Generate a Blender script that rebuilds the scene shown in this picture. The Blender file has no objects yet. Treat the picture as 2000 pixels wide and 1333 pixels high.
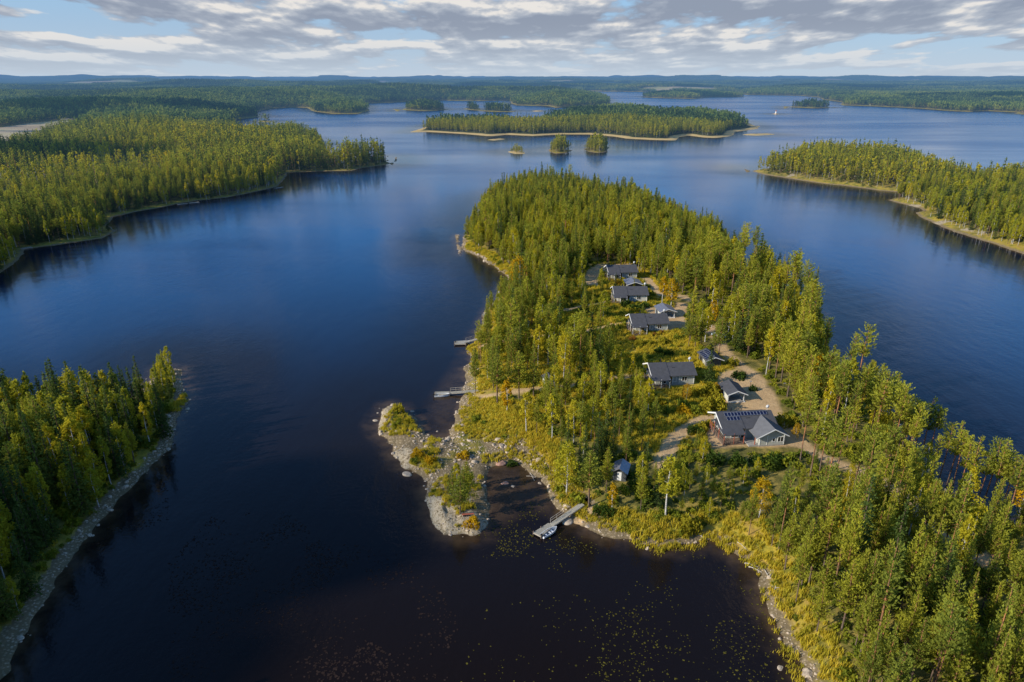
import bpy, bmesh, math, random
import numpy as np
from mathutils import Vector, Matrix
R = math.radians
random.seed(7); rng = np.random.default_rng(11)
sc = bpy.context.scene; col = sc.collection
# ------------------------------------------------------------------ camera model
F = 1333.; HC = 76.; TH = math.atan((666.5-152)/F); CT, ST = math.cos(TH), math.sin(TH)
def U(px, py, h=0.):
    u = (px-1000)/F; v = (666.5-py)/F
    dz = -ST+v*CT; t = (h-HC)/dz
    return (u*t, (CT+v*ST)*t)
def PX(x, y, z):
    z = z-HC; f = y*CT-z*ST; up = y*ST+z*CT
    return 1000+F*x/f, 666.5-F*up/f
cam = bpy.data.cameras.new('camera'); camo = bpy.data.objects.new('camera', cam); col.objects.link(camo)
camo.location = (0, 0, HC); camo.rotation_euler = (math.pi/2-TH, 0, 0)
cam.sensor_width = 36; cam.lens = 36*F/2000; cam.clip_start = 1; cam.clip_end = 150000
sc.camera = camo
sc.view_settings.view_transform = 'Standard'; sc.view_settings.look = 'None'; sc.view_settings.exposure = 0
try:
    sc.cycles.max_bounces = 5; sc.cycles.diffuse_bounces = 2; sc.cycles.glossy_bounces = 2
    sc.cycles.transmission_bounces = 2; sc.cycles.transparent_max_bounces = 6
    sc.cycles.caustics_reflective = False; sc.cycles.caustics_refractive = False
    sc.cycles.use_denoising = True; sc.cycles.sample_clamp_indirect = 3
except Exception: pass
# ------------------------------------------------------------------ noise
def vnoise(x, y, seed=0):
    xi = np.floor(x).astype(np.int64); yi = np.floor(y).astype(np.int64)
    fx = x-xi; fy = y-yi; fx = fx*fx*(3-2*fx); fy = fy*fy*(3-2*fy)
    def h(a, b):
        n = (a*374761393+b*668265263+seed*974634777) & 0xffffffff
        n = ((n ^ (n >> 13))*1274126177) & 0xffffffff
        n = n ^ (n >> 16)
        return (n & 0xffff)/65535.
    return (h(xi, yi)*(1-fx)+h(xi+1, yi)*fx)*(1-fy)+(h(xi, yi+1)*(1-fx)+h(xi+1, yi+1)*fx)*fy
def fbm(x, y, size, octv=4, seed=0):
    a = 0.; t = 0.; w = 1.
    for o in range(octv):
        a = a+w*vnoise(x/size*2**o+17.3*o, y/size*2**o-9.1*o, seed+o); t += w; w *= .5
    return a/t
# ------------------------------------------------------------------ land outlines, read off the photo and laid on the ground
def poly(pts):
    out = []
    for p in pts:
        if p[0] == 'w': out.append((p[1], p[2]))
        else: out.append(U(p[0], p[1], p[2] if len(p) > 2 else 0.))
    return np.array(out)
LANDS = {}
LANDS['peninsula'] = poly([(1640,1700),(1604,1450),(1592,1390),(1576,1331),(1562,1293),(1538,1258),(1517,1216),(1500,1177),(1482,1146),(1484,1122),(1462,1100),(1430,1078),(1400,1056),(1372,1050),
 (1352,1062),(1300,1069),(1250,1063),(1200,1052),(1160,1038),(1125,1020),(1108,1003),(1090,996),(1081,975),(1069,948),(1039,927),(1012,906),(982,908),(955,910),(947,930),(949,954),
 (956,990),(953,1014),(940,1035),(937,1041),(904,1041),(880,1044),(863,1047),(856,1035),(844,1008),(835,972),(838,942),(814,924),(790,912),(769,888),(766,867),(742,849),(739,831),(745,807),
 (757,793),(775,795),(787,807),(811,816),(820,834),(829,849),(850,857),(877,857),(883,837),(892,807),(904,774),(910,750),(907,720),(919,700),(914,684),(925,668),(935,640),(950,612),(979,570),
 (997,546),(970,525),(952,513),(940,504),(913,492),(892,480),(893,460),(896,440,14),(905,408,15),(930,372,15),(960,345,15),(1000,333,16),(1060,326,16),(1120,330,16),(1190,345,16),(1262,356,16),
 (1318,376,16),(1370,398,16),(1425,420,15),(1442,444,15),(1505,472,15),(1588,508,15),(1622,535,15),(1632,580,15),(1660,622,15),(1690,675,12),(1712,738),(1730,790),(1765,850),(1800,895),(1822,935),(1872,978),(1925,1000),(1985,1025),(2060,1060),(2300,1160),
 ('w',260,60),('w',260,-60),('w',40,-60)])
LANDS['spruce_shore'] = poly([(312,716),(354,722),(358,744),(366,783),(350,811),(341,848),(335,874),(298,905),(262,947),(226,983),(194,1020),(148,1087),(111,1134),(80,1186),(49,1238),(28,1274),(12,1311),(-10,1350),(-60,1430),(-200,1700),
 ('w',-160,20),('w',-300,60),('w',-300,190),(-250,705,13),(-20,712,13),(60,705,13),(130,682,15),(200,690,14),(270,708,8)])
LANDS['mainland'] = poly([('w',-3000,150),('w',-420,170),(-330,640),(-120,575),(0,535),(25,518),(50,487),(100,481),(150,473),(200,466),(228,452),(212,437),(220,425),(260,415),(310,407),(345,399),(390,392),(450,385),(500,375),(540,366),
 (552,355),(562,338),(620,335),(690,334),(702,329),(750,323),(776,315),(774,306),(765,297,12),(745,285,13),(700,287,13),(660,292,13),(645,292,14),(640,277,15),(620,258,15),(585,243,17),(560,244,17),(535,249,16),(480,251,16),
 (460,243,14),(462,233),(490,231),(510,228),(496,222),(507,217),(530,212),(575,210),(600,211),(612,218),(650,223),(700,223),(722,216),(716,208),(705,203),(725,202),(760,201),(800,199),(850,197),(870,196),(880,197),(935,197.5),(980,197),(997,196),(1000,203),(1008,206),
 (1040,207),(1072,207.5),(1085,211),(1120,209),(1185,206),(1192,203),(1188,187,14),(1170,182,14),(1120,179.5,14),(1050,179,14),(985,182,14),(905,182,14),(870,183,14),(850,182,14),(782,181,14),(765,173),(500,172),(0,172),('w',-14000,8000)])
LANDS['far_land'] = poly([('w',-16000,5500),(0,174),(500,174),(770,174),(860,176),(905,177),(990,177.5),(1010,176.5),(1100,178),(1187,179.5),(1250,180),(1440,181),(1458,186),(1560,187),(1597,190),(1607,195),(1643,200),(1642,206),(1700,208),(1750,210),(1800,212.5),(1850,217),
 (1895,218.5),(1925,217),(1985,220),(1980,222.5),(2000,224),(2200,232),(3000,236),('w',90000,4000),('w',90000,120000),('w',-90000,120000),('w',-90000,5500)])
LANDS['wooded_islet'] = poly([(767,213),(790,215.5),(830,217.5),(870,215.5),(884,213.5),(872,203,14),(850,198,14),(820,197,14),(795,200,14),(775,208,12)])
LANDS['lone_islet'] = poly([(500,237.5),(518,239.5),(537,237.5),(525,236.5),(512,236)])
LANDS['twin_islet'] = poly([(905,213.5),(922,215.3),(962,219),(1006,219),(1008,215),(1003,208,12),(990,206,12),(967,205,12),(942,206,12),(935,211.5),(912,212)])
LANDS['reed_islet'] = poly([(1036,217.5),(1050,218.8),(1064,217),(1050,216)])
LANDS['middle_island'] = poly([(801,259),(835,258),(870,260),(912,262.5),(950,266),(967,266),(990,263.5),(1042,266),(1072,264),(1100,263),(1150,263),(1200,267),(1225,271),(1275,273.5),(1320,274.5),(1326,268),(1345,265),(1375,269),(1400,270),(1430,266),(1437,258),(1480,252),(1483,246),
 (1478,230,14),(1457,222,14),(1425,219,14),(1400,214,14),(1362,212,14),(1312,214,14),(1262,209,14),(1200,207,14),(1100,213,14),(1062,218,14),(1045,228,14),(1032,231,14),(975,226,14),(925,228,14),(862,226,14),(837,229,14),(807,238,14),(800,250,6)])
LANDS['reed_spit'] = poly([(1447,264),(1480,265.5),(1518,263),(1500,261),(1460,262)])
LANDS['reed_patch'] = poly([(949,273.5),(965,275),(990,272),(975,271)])
LANDS['low_islet'] = poly([(990,297),(1005,301),(1028,301),(1022,296),(1008,294)])
LANDS['round_islet'] = poly([(1071,292),(1073,297),(1084,300.5),(1105,299.5),(1122,294),(1112,290,2),(1090,286,2)])
LANDS['tall_islet'] = poly([(1137,291),(1150,297),(1165,299),(1182,298),(1193,288),(1184,284,2),(1160,283,2)])
LANDS['long_islet'] = poly([(1250,190),(1285,192),(1358,193.5),(1375,190.5),(1400,190.5),(1440,190),(1456,189),(1452,183,12),(1400,180,13),(1300,180,13),(1260,183,12)])
LANDS['beacon_islet'] = poly([(1508,223),(1516,224.4),(1522,223.2),(1515,222)])
LANDS['east_islet'] = poly([(1530,208),(1550,210),(1585,212),(1622,211),(1636,209.5),(1632,202,12),(1600,199,13),(1545,199,13),(1533,204,12)])
LANDS['east_island'] = poly([(1449,327.5),(1464,334),(1496,342),(1524,346),(1566,353),(1608,359),(1647,363),(1678,367),(1720,373),(1762,376),(1806,380),(1790,386),(1759,386),(1734,391),(1748,395),(1770,400),(1801,408),(1806,413),(1787,416),(1801,425),(1824,436),(1852,449),(1888,461),
 (1922,471),(1958,482),(2000,496),(2060,515),(2300,580),('w',700,180),('w',900,300),('w',700,520),(2100,318,15),(2000,322,15),(1960,320,15),(1938,331,15),(1916,331,15),(1877,318,15),(1846,311,15),(1812,300,15),(1798,290,15),(1762,289,15),(1728,286,15),(1678,287,15),(1641,278,18),
 (1608,272,19),(1574,273,19),(1552,277,18),(1543,293,14),(1510,298,14),(1476,306,12),(1462,316,9)])
HOLES = [poly(h) for h in ([(570,160.5),(590,159.8),(612,160.3),(592,161.6)],[(690,161.5),(712,160.4),(738,161.5),(714,163)],[(1035,172.4),(1055,171.5),(1060,173.2)],[(1118,172.5),(1132,171.2),(1147,172.5),(1132,174.6)],[(1442,174),(1462,171),(1461,178.5),(1452,180)])]
FIELD0 = poly([(-500,262),(0,257),(60,248),(120,241),(168,238.5),(150,252),(115,272),(70,298),(10,318),(-500,335)])
NEAR = ('peninsula', 'spruce_shore')
TREELESS = {'reed_islet', 'reed_spit', 'reed_patch', 'beacon_islet'}
NAMES = list(LANDS)
def sdf(x, y, P):
    d2 = np.full(x.shape, 1e18); ins = np.zeros(x.shape, bool); n = len(P)
    for i in range(n):
        ax, ay = P[i]; bx, by = P[(i+1) % n]; ex, ey = bx-ax, by-ay
        wx, wy = x-ax, y-ay; L = ex*ex+ey*ey+1e-12
        t = np.clip((wx*ex+wy*ey)/L, 0, 1)
        dx = wx-ex*t; dy = wy-ey*t
        np.minimum(d2, dx*dx+dy*dy, out=d2)
        c = (ay > y) != (by > y)
        if c.any():
            with np.errstate(divide='ignore', invalid='ignore'):
                ins ^= c & (x < ex*(y-ay)/(ey if abs(ey) > 1e-12 else 1e-12)+ax)
    return np.where(ins, np.sqrt(d2), -np.sqrt(d2))
def inpoly(x, y, P): return sdf(np.asarray(x, float), np.asarray(y, float), P) > 0
def land(x, y):
    x = np.atleast_1d(np.asarray(x, float)); y = np.atleast_1d(np.asarray(y, float))
    best = np.full(x.shape, -400.); ids = np.full(x.shape, -1)
    dist = np.hypot(x, y)
    for k, nm in enumerate(NAMES):
        P = LANDS[nm]; m = 400
        sel = (x > P[:, 0].min()-m) & (x < P[:, 0].max()+m) & (y > P[:, 1].min()-m) & (y < P[:, 1].max()+m)
        if not sel.any(): continue
        s = sdf(x[sel], y[sel], P); b = best[sel]; i = ids[sel]
        up = s > b; b[up] = s[up]; i[up] = k; best[sel] = b; ids[sel] = i
    for P in HOLES:
        sel = (dist > 4000)
        if sel.any():
            s = -sdf(x[sel], y[sel], P); best[sel] = np.minimum(best[sel], s)
    amp = np.clip(.5+dist*.006, 0, 30)
    best = best+(fbm(x, y, 7., 3, 5)-.5)*np.minimum(amp, 2.6)+(fbm(x, y, 2.3, 3, 6)-.5)*1.7*(dist < 400)+(fbm(x, y, 60., 3, 9)-.5)*np.clip(amp-2.6, 0, 25)
    return best, ids
ROCKS = [(757,822,3.2,.8),(765,808,2.6,.5),(800,905,2.2,.4),(787,893,2.0,.4),(864,1022,3.4,.8),(872,1000,3.2,.6),(895,1025,3.4,.5),(855,985,2.6,.5),(925,1030,2.4,.4)]
ROCKS = [U(a, b)+(r, h*.8) for a, b, r, h in ROCKS]
BASE = 3.5
def height(x, y, s=None, ids=None):
    if s is None: s, ids = land(x, y)
    x = np.atleast_1d(x); y = np.atleast_1d(y)
    d = np.hypot(x, y)
    near = (ids == 0); isl = (ids == 1)
    big = np.where(near, BASE, np.where(isl, 2.6, np.clip(1.5+s*.012, 1.5, 7)))
    zin = big*(1-np.exp(-np.maximum(s, 0)/9.))
    spit = near & (x < 22) & (y < 165) & (y > 96) & (x < (U(905, 790)[0]+ (160-y)*.55))
    sw = np.clip((U(905, 790)[0]+(160-y)*.55-x)/13+.25, 0, 1)*np.clip((168-y)/9, 0, 1)*np.clip((y-93)/6, 0, 1)*near; sw = sw*sw*(3-2*sw)
    zin = sw*.95*(1-np.exp(-np.maximum(s, 0)/1.6))*(.55+.9*fbm(x, y, 4., 3, 31))+(1-sw)*zin
    zin = zin+(fbm(x, y, 22., 4, 3)-.5)*1.1*np.clip(s/12, 0, 1)*(1-sw)
    rx = 0
    for cx, cy, r, h in ROCKS:
        if True: rx = rx+h*np.exp(-((x-cx)**2+(y-cy)**2)/(r*r)*1.2)
    zin = zin+rx*np.clip(s/1.0, 0, 1)*(.2+1.7*np.abs(fbm(x, y, 3.2, 4, 44)-.5)*2+.5*fbm(x, y, 1.1, 2, 45))
    hill = (np.clip(fbm(x, y, 1500., 4, 21)-.38, 0, 1))*np.interp(d, [700, 2000, 5000, 12000, 30000], [6, 50, 105, 190, 240])*np.clip((s-15)/200., 0, 1)
    hill = hill+np.clip(fbm(x, y, 420., 4, 71)-.40, 0, 1)*np.interp(d, [420, 700, 2500, 8000], [0, 42, 48, 40])*np.clip((s-20)/130., 0, 1)
    hill = np.where((ids == 0) | (ids == 1), 0, hill)
    fl = (x < 0) & (x > -2500) & (y > 500) & (y < 1700)
    if fl.any(): q_ = np.ones(x.shape); q_[fl] = np.clip(-sdf(x[fl], y[fl], FIELD0)/110, 0, 1); hill = hill*q_*q_
    nid = NAMES.index('east_island')
    hill = np.where(ids == nid, 5*np.clip(s/35, 0, 1), hill)
    zin = zin+hill
    zout = np.maximum(-3., s*.22)
    return np.where(s > 0, zin, zout)
def H1(x, y): return float(height(np.array([x]), np.array([y]))[0])
def G(px, py, above=0.):
    h = BASE
    for _ in range(7):
        x, y = U(px, py, h+above); h = .4*h+.6*max(0., H1(x, y))
    return x, y, max(0., H1(x, y))
# ------------------------------------------------------------------ object helpers
def link(name, me, parent=None, mat=None):
    o = bpy.data.objects.new(name, me); col.objects.link(o)
    if parent is not None: o.parent = parent
    if mat is not None and me is not None and not me.materials: me.materials.append(mat)
    return o
def tag(o, label=None, cat=None, group=None, kind=None):
    if label: o['label'] = label
    if cat: o['category'] = cat
    if group: o['group'] = group
    if kind: o['kind'] = kind
    return o
def empty(name, loc, rz=0., label=None, cat=None, group=None):
    o = bpy.data.objects.new(name, None); col.objects.link(o); o.location = loc; o.rotation_euler = (0, 0, rz)
    o.empty_display_size = .5
    return tag(o, label, cat, group)
def npmesh(name, V, T, mats=None, mi=None, smooth=False, attrs=None):
    me = bpy.data.meshes.new(name); V = np.asarray(V, np.float32); T = np.asarray(T, np.int32); k = T.shape[1]
    me.vertices.add(len(V)); me.vertices.foreach_set('co', V.ravel())
    me.loops.add(T.size); me.loops.foreach_set('vertex_index', T.ravel())
    me.polygons.add(len(T)); me.polygons.foreach_set('loop_start', np.arange(len(T), dtype=np.int32)*k)
    if smooth: me.polygons.foreach_set('use_smooth', np.ones(len(T), bool))
    if mi is not None: me.polygons.foreach_set('material_index', np.asarray(mi, np.int32))
    for m in mats or []: me.materials.append(m)
    for nm, a in (attrs or {}).items():
        at = me.attributes.new(nm, 'FLOAT', 'POINT'); at.data.foreach_set('value', np.asarray(a, np.float32))
    me.update(calc_edges=True); me.validate()
    return me
class MB:
    def __init__(s): s.v = []; s.f = []
    def add(s, v, f):
        n = len(s.v); s.v += [tuple(p) for p in v]; s.f += [tuple(i+n for i in q) for q in f]; return s
    def box(s, x0, x1, y0, y1, z0, z1, rz=0, c=None):
        v = [(x, y, z) for z in (z0, z1) for x, y in ((x0, y0), (x1, y0), (x1, y1), (x0, y1))]
        if rz:
            cx, cy = c or ((x0+x1)/2, (y0+y1)/2); a, b = math.cos(rz), math.sin(rz)
            v = [(cx+(x-cx)*a-(y-cy)*b, cy+(x-cx)*b+(y-cy)*a, z) for x, y, z in v]
        return s.add(v, [(0, 3, 2, 1), (4, 5, 6, 7), (0, 1, 5, 4), (1, 2, 6, 5), (2, 3, 7, 6), (3, 0, 4, 7)])
    def bar(s, a, b, w=.05, h=None, n=4, w2=None):
        a = Vector(a); b = Vector(b); d = (b-a).normalized(); u = d.cross(Vector((0, 0, 1)))
        if u.length < 1e-3: u = Vector((1, 0, 0))
        u.normalize(); q = d.cross(u); w2 = w if w2 is None else w2; v = []
        for p, r in ((a, w), (b, w2)):
            for k in range(n):
                t = 2*math.pi*(k+.5)/n; v.append(p+u*(r*math.cos(t))+q*((h or r)*math.sin(t)))
        return s.add(v, [(k, (k+1) % n, n+(k+1) % n, n+k) for k in range(n)]+[tuple(range(n))[::-1], tuple(range(n, 2*n))])
    def quad(s, *p): return s.add(p, [tuple(range(len(p)))])
    def slab(s, p, t):           # polygon p (3D points, counter-clockwise from above) with thickness t downward
        n = len(p); v = list(p)+[(a, b, c-t) for a, b, c in p]
        return s.add(v, [tuple(range(n)), tuple(range(n, 2*n))[::-1]]+[(k, n+k, n+(k+1) % n, (k+1) % n) for k in range(n)])
    def mesh(s, name, mat=None):
        me = bpy.data.meshes.new(name); me.from_pydata(s.v, [], s.f); me.update()
        if mat: me.materials.append(mat)
        return me
    def build(s, name, mat, parent=None, label=None):
        o = link(name, s.mesh(name, mat), parent)
        if label: o['label'] = label
        return o
# ------------------------------------------------------------------ materials
HAZE = (.105, .225, .42, 1)  # glow colour that stands in for light scattered by distant air
def newmat(name):
    m = bpy.data.materials.new(name); m.use_nodes = True; nt = m.node_tree; nt.nodes.clear()
    return m, nt, nt.nodes.new, nt.links.new
def math_(nt, op, a, b=None, c=None, clamp=False):
    n = nt.nodes.new('ShaderNodeMath'); n.operation = op; n.use_clamp = clamp
    for i, v in enumerate((a, b, c)):
        if v is None: continue
        if isinstance(v, (int, float)): n.inputs[i].default_value = v
        else: nt.links.new(v, n.inputs[i])
    return n.outputs[0]
def mixc(nt, f, a, b, mode='MIX'):
    n = nt.nodes.new('ShaderNodeMix'); n.data_type = 'RGBA'; n.blend_type = mode
    for i, v in ((0, f), (6, a), (7, b)):
        if isinstance(v, (int, float)): n.inputs[i].default_value = v
        elif isinstance(v, (tuple, list)): n.inputs[i].default_value = tuple(v)+((1,) if len(v) == 3 else ())
        else: nt.links.new(v, n.inputs[i])
    return n.outputs[2]
def ramp(nt, fac, stops):
    n = nt.nodes.new('ShaderNodeValToRGB'); e = n.color_ramp.elements
    while len(e) < len(stops): e.new(.5)
    for k, (p, c) in enumerate(stops): e[k].position = p; e[k].color = tuple(c)+((1,) if len(c) == 3 else ())
    nt.links.new(fac, n.inputs[0]); return n.outputs[0]
def noise(nt, vec, scale, detail=4, rough=.55, out=0, dist=0.):
    n = nt.nodes.new('ShaderNodeTexNoise'); n.inputs['Scale'].default_value = scale; n.inputs['Detail'].default_value = detail
    n.inputs['Roughness'].default_value = rough; n.inputs['Distortion'].default_value = dist
    if vec is not None: nt.links.new(vec, n.inputs['Vector'])
    return n.outputs[out]
def mrange(nt, v, a, b, c=0., d=1., smooth=False):
    n = nt.nodes.new('ShaderNodeMapRange'); n.interpolation_type = 'SMOOTHSTEP' if smooth else 'LINEAR'
    for i, q in enumerate((a, b, c, d)): n.inputs[i+1].default_value = q
    nt.links.new(v, n.inputs[0]); return n.outputs[0]
def pos_of(nt): return nt.nodes.new('ShaderNodeNewGeometry').outputs['Position']
def painted_haze(nt, shader, L=6300., col_=HAZE, start=350.):
    """bluish glow painted into the material for hazy air, growing away from the bay"""
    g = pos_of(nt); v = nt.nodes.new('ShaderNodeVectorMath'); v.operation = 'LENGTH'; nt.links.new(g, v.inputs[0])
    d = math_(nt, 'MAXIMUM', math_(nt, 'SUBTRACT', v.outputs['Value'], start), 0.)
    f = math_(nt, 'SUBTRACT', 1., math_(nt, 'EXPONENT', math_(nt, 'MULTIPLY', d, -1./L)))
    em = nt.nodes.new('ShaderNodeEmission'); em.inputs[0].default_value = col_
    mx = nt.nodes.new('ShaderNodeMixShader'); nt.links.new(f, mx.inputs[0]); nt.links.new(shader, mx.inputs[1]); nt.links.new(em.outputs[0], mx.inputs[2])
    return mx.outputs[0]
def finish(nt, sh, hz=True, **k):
    o = nt.nodes.new('ShaderNodeOutputMaterial'); nt.links.new(painted_haze(nt, sh, **k) if hz else sh, o.inputs[0])
def simple(name, c, rough=.8, var=.25, scale=3., metal=0., spec=.3, bump=0.):
    m, nt, N, L = newmat(name); b = N('ShaderNodeBsdfPrincipled')
    tc = N('ShaderNodeTexCoord').outputs['Object']
    n = noise(nt, tc, scale, 5, .65)
    hi = tuple(min(1, x*(1+var)) for x in c); lo = tuple(x*(1-var) for x in c)
    L(ramp(nt, n, [(.3, lo), (.7, hi)]), b.inputs['Base Color'])
    b.inputs['Roughness'].default_value = rough; b.inputs['Metallic'].default_value = metal; b.inputs['Specular IOR Level'].default_value = spec
    if bump:
        bn = N('ShaderNodeBump'); bn.inputs['Strength'].default_value = bump; bn.inputs['Distance'].default_value = .1
        L(n, bn.inputs['Height']); L(bn.outputs[0], b.inputs['Normal'])
    finish(nt, b.outputs[0], False); return m
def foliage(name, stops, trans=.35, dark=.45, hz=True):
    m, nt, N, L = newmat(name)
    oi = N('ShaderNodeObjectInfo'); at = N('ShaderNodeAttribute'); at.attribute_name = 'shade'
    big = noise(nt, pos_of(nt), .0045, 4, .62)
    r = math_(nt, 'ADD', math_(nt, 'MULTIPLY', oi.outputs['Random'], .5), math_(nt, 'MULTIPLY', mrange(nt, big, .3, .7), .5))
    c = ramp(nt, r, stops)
    sh = math_(nt, 'ADD', math_(nt, 'MULTIPLY', at.outputs['Fac'], 1.-dark), dark)  # self-shading painted into leaf colour: darker inside and low, plus random tone
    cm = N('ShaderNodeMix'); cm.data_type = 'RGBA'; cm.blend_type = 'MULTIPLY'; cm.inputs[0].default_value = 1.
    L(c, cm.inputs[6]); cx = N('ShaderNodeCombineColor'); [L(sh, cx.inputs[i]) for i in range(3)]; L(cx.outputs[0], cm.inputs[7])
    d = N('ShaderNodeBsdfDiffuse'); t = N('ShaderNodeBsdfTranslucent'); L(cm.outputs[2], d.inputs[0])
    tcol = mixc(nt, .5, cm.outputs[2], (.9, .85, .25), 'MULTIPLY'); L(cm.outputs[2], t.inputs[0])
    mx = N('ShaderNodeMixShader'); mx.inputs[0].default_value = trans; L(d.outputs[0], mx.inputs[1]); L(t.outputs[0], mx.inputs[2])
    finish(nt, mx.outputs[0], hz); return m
M = {}
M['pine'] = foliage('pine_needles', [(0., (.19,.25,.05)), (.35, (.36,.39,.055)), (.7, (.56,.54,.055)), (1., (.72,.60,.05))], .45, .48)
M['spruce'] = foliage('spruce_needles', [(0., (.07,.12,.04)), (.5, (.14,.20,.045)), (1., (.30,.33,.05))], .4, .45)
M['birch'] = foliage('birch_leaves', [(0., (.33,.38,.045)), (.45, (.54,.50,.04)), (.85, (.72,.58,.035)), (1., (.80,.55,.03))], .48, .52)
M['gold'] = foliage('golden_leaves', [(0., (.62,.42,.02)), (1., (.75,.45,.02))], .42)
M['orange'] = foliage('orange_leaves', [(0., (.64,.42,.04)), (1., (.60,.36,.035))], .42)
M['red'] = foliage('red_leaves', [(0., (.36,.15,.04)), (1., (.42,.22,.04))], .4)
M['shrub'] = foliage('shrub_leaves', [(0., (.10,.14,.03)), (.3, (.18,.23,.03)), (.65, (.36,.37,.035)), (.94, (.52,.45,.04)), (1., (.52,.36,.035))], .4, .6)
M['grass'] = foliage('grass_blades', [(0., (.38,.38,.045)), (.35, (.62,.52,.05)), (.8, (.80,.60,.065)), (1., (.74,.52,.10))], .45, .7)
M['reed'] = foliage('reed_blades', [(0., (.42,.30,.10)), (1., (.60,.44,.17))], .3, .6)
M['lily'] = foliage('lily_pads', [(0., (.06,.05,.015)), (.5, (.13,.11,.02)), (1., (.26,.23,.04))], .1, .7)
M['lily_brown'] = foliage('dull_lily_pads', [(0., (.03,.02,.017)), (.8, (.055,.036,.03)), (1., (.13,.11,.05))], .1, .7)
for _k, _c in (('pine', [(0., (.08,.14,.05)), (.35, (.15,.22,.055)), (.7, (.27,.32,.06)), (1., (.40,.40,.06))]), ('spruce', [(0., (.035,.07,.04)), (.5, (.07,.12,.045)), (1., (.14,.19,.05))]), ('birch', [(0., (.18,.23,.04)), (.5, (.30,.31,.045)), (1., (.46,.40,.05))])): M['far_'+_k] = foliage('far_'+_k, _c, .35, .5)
def bark(name, lo, hi, z0, z1, white=False):
    m, nt, N, L = newmat(name); tc = N('ShaderNodeTexCoord').outputs['Object']; sx = N('ShaderNodeSeparateXYZ'); L(tc, sx.inputs[0])
    g = mrange(nt, sx.outputs[2], z0, z1)
    c = mixc(nt, g, lo, hi)
    mp = N('ShaderNodeMapping'); mp.inputs['Scale'].default_value = (2, 2, 6 if white else 1.2); L(tc, mp.inputs[0])
    n = noise(nt, mp.outputs[0], 1.6, 3)
    c2 = mixc(nt, mrange(nt, n, .52, .66) if white else mrange(nt, n, .35, .7), c, (.05,.045,.04) if white else tuple(x*.55 for x in lo))
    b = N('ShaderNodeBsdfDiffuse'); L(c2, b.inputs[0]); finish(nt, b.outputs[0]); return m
M['pine_bark'] = bark('pine_bark', (.19,.14,.11), (.50,.22,.09), 2., 7.)
M['spruce_bark'] = bark('spruce_bark', (.12,.09,.07), (.16,.11,.08), 0, 8)
M['birch_bark'] = bark('birch_bark', (.50,.48,.45), (.66,.63,.58), 0, 6, True)
# ------------------------------------------------------------------ sun and sky
SUN_EL = R(25.); SUN_AZ = (-.925, -.38)             # horizontal direction towards the sun
sv = Vector((SUN_AZ[0], SUN_AZ[1], 0)).normalized()*math.cos(SUN_EL)+Vector((0, 0, math.sin(SUN_EL)))
sl = bpy.data.lights.new('sun', 'SUN'); sl.energy = 5.; sl.angle = R(.5); sl.color = (1., .91, .76)
so = bpy.data.objects.new('sun', sl); col.objects.link(so); so.rotation_euler = sv.to_track_quat('Z', 'Y').to_euler()
w = bpy.data.worlds.new('World'); sc.world = w; w.use_nodes = True; nt = w.node_tree; nt.nodes.clear(); N = nt.nodes.new; L = nt.links.new
sky = N('ShaderNodeTexSky'); sky.sky_type = 'NISHITA'; sky.sun_disc = False; sky.sun_elevation = SUN_EL; sky.sun_rotation = math.atan2(sv.x, sv.y)
sky.altitude = 200; sky.air_density = 1.0; sky.dust_density = .6; sky.ozone_density = 2.5
tc = N('ShaderNodeTexCoord').outputs['Generated']
sx = N('ShaderNodeSeparateXYZ'); L(tc, sx.inputs[0]); Z = sx.outputs[2]
zz = math_(nt, 'MAXIMUM', math_(nt, 'ADD', Z, .03), .02)
skyc = N('ShaderNodeMix'); skyc.data_type = 'RGBA'; skyc.blend_type = 'MULTIPLY'; skyc.inputs[0].default_value = 1; L(sky.outputs[0], skyc.inputs[6]); skyc.inputs[7].default_value = (.60, .98, 1.32, 1)
col_acc = mixc(nt, mrange(nt, Z, .05, .17, .8, 0., True), skyc.outputs[2], (3.1, 4.15, 5.7))
# banks of flat-based cumulus: size shrinks towards the horizon, tops lit, bases grey
az = math_(nt, 'ARCTAN2', sx.outputs[0], sx.outputs[1])
zc = math_(nt, 'MAXIMUM', math_(nt, 'ADD', Z, .045), .03)
lv = math_(nt, 'LOGARITHM', zc, math.e)
def cloud(du, dv, seed, su, svv, det=6, rough=.56, flat=.12):
    u_ = math_(nt, 'MULTIPLY', math_(nt, 'DIVIDE', az, math_(nt, 'ADD', zc, flat)), su); v_ = math_(nt, 'MULTIPLY', lv, svv)
    cb = N('ShaderNodeCombineXYZ'); L(math_(nt, 'ADD', u_, du), cb.inputs[0]); L(math_(nt, 'ADD', v_, dv), cb.inputs[1]); cb.inputs[2].default_value = seed
    return noise(nt, cb.outputs[0], 1., det, rough)
SD = 5.35
big = cloud(0, 0, SD+9, .3, 1.6, 1)
def body(du, dv, det):
    a_ = cloud(du*.3, dv, SD, 1.3, 3.2, 3, .5); b_ = cloud(du, dv*1.3, SD+3, 4.2, 4.2, det, .55, .2)
    return math_(nt, 'ADD', math_(nt, 'MULTIPLY', a_, .52), math_(nt, 'MULTIPLY', b_, .48))
d0 = body(0, 0, 6); d1 = body(.1, .36, 3); d2 = body(.05, .13, 6)
cov = math_(nt, 'MULTIPLY', math_(nt, 'SUBTRACT', big, .5), .35)
high = mrange(nt, Z, .11, .23, 0., .18)
dd_ = math_(nt, 'SUBTRACT', math_(nt, 'ADD', d0, cov), high)
alpha = mrange(nt, dd_, .425, .485, 0., 1., True)
lit = math_(nt, 'ADD', math_(nt, 'MULTIPLY', math_(nt, 'SUBTRACT', d0, d1), 4.4), math_(nt, 'MULTIPLY', math_(nt, 'SUBTRACT', d0, d2), 4.2))
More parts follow.
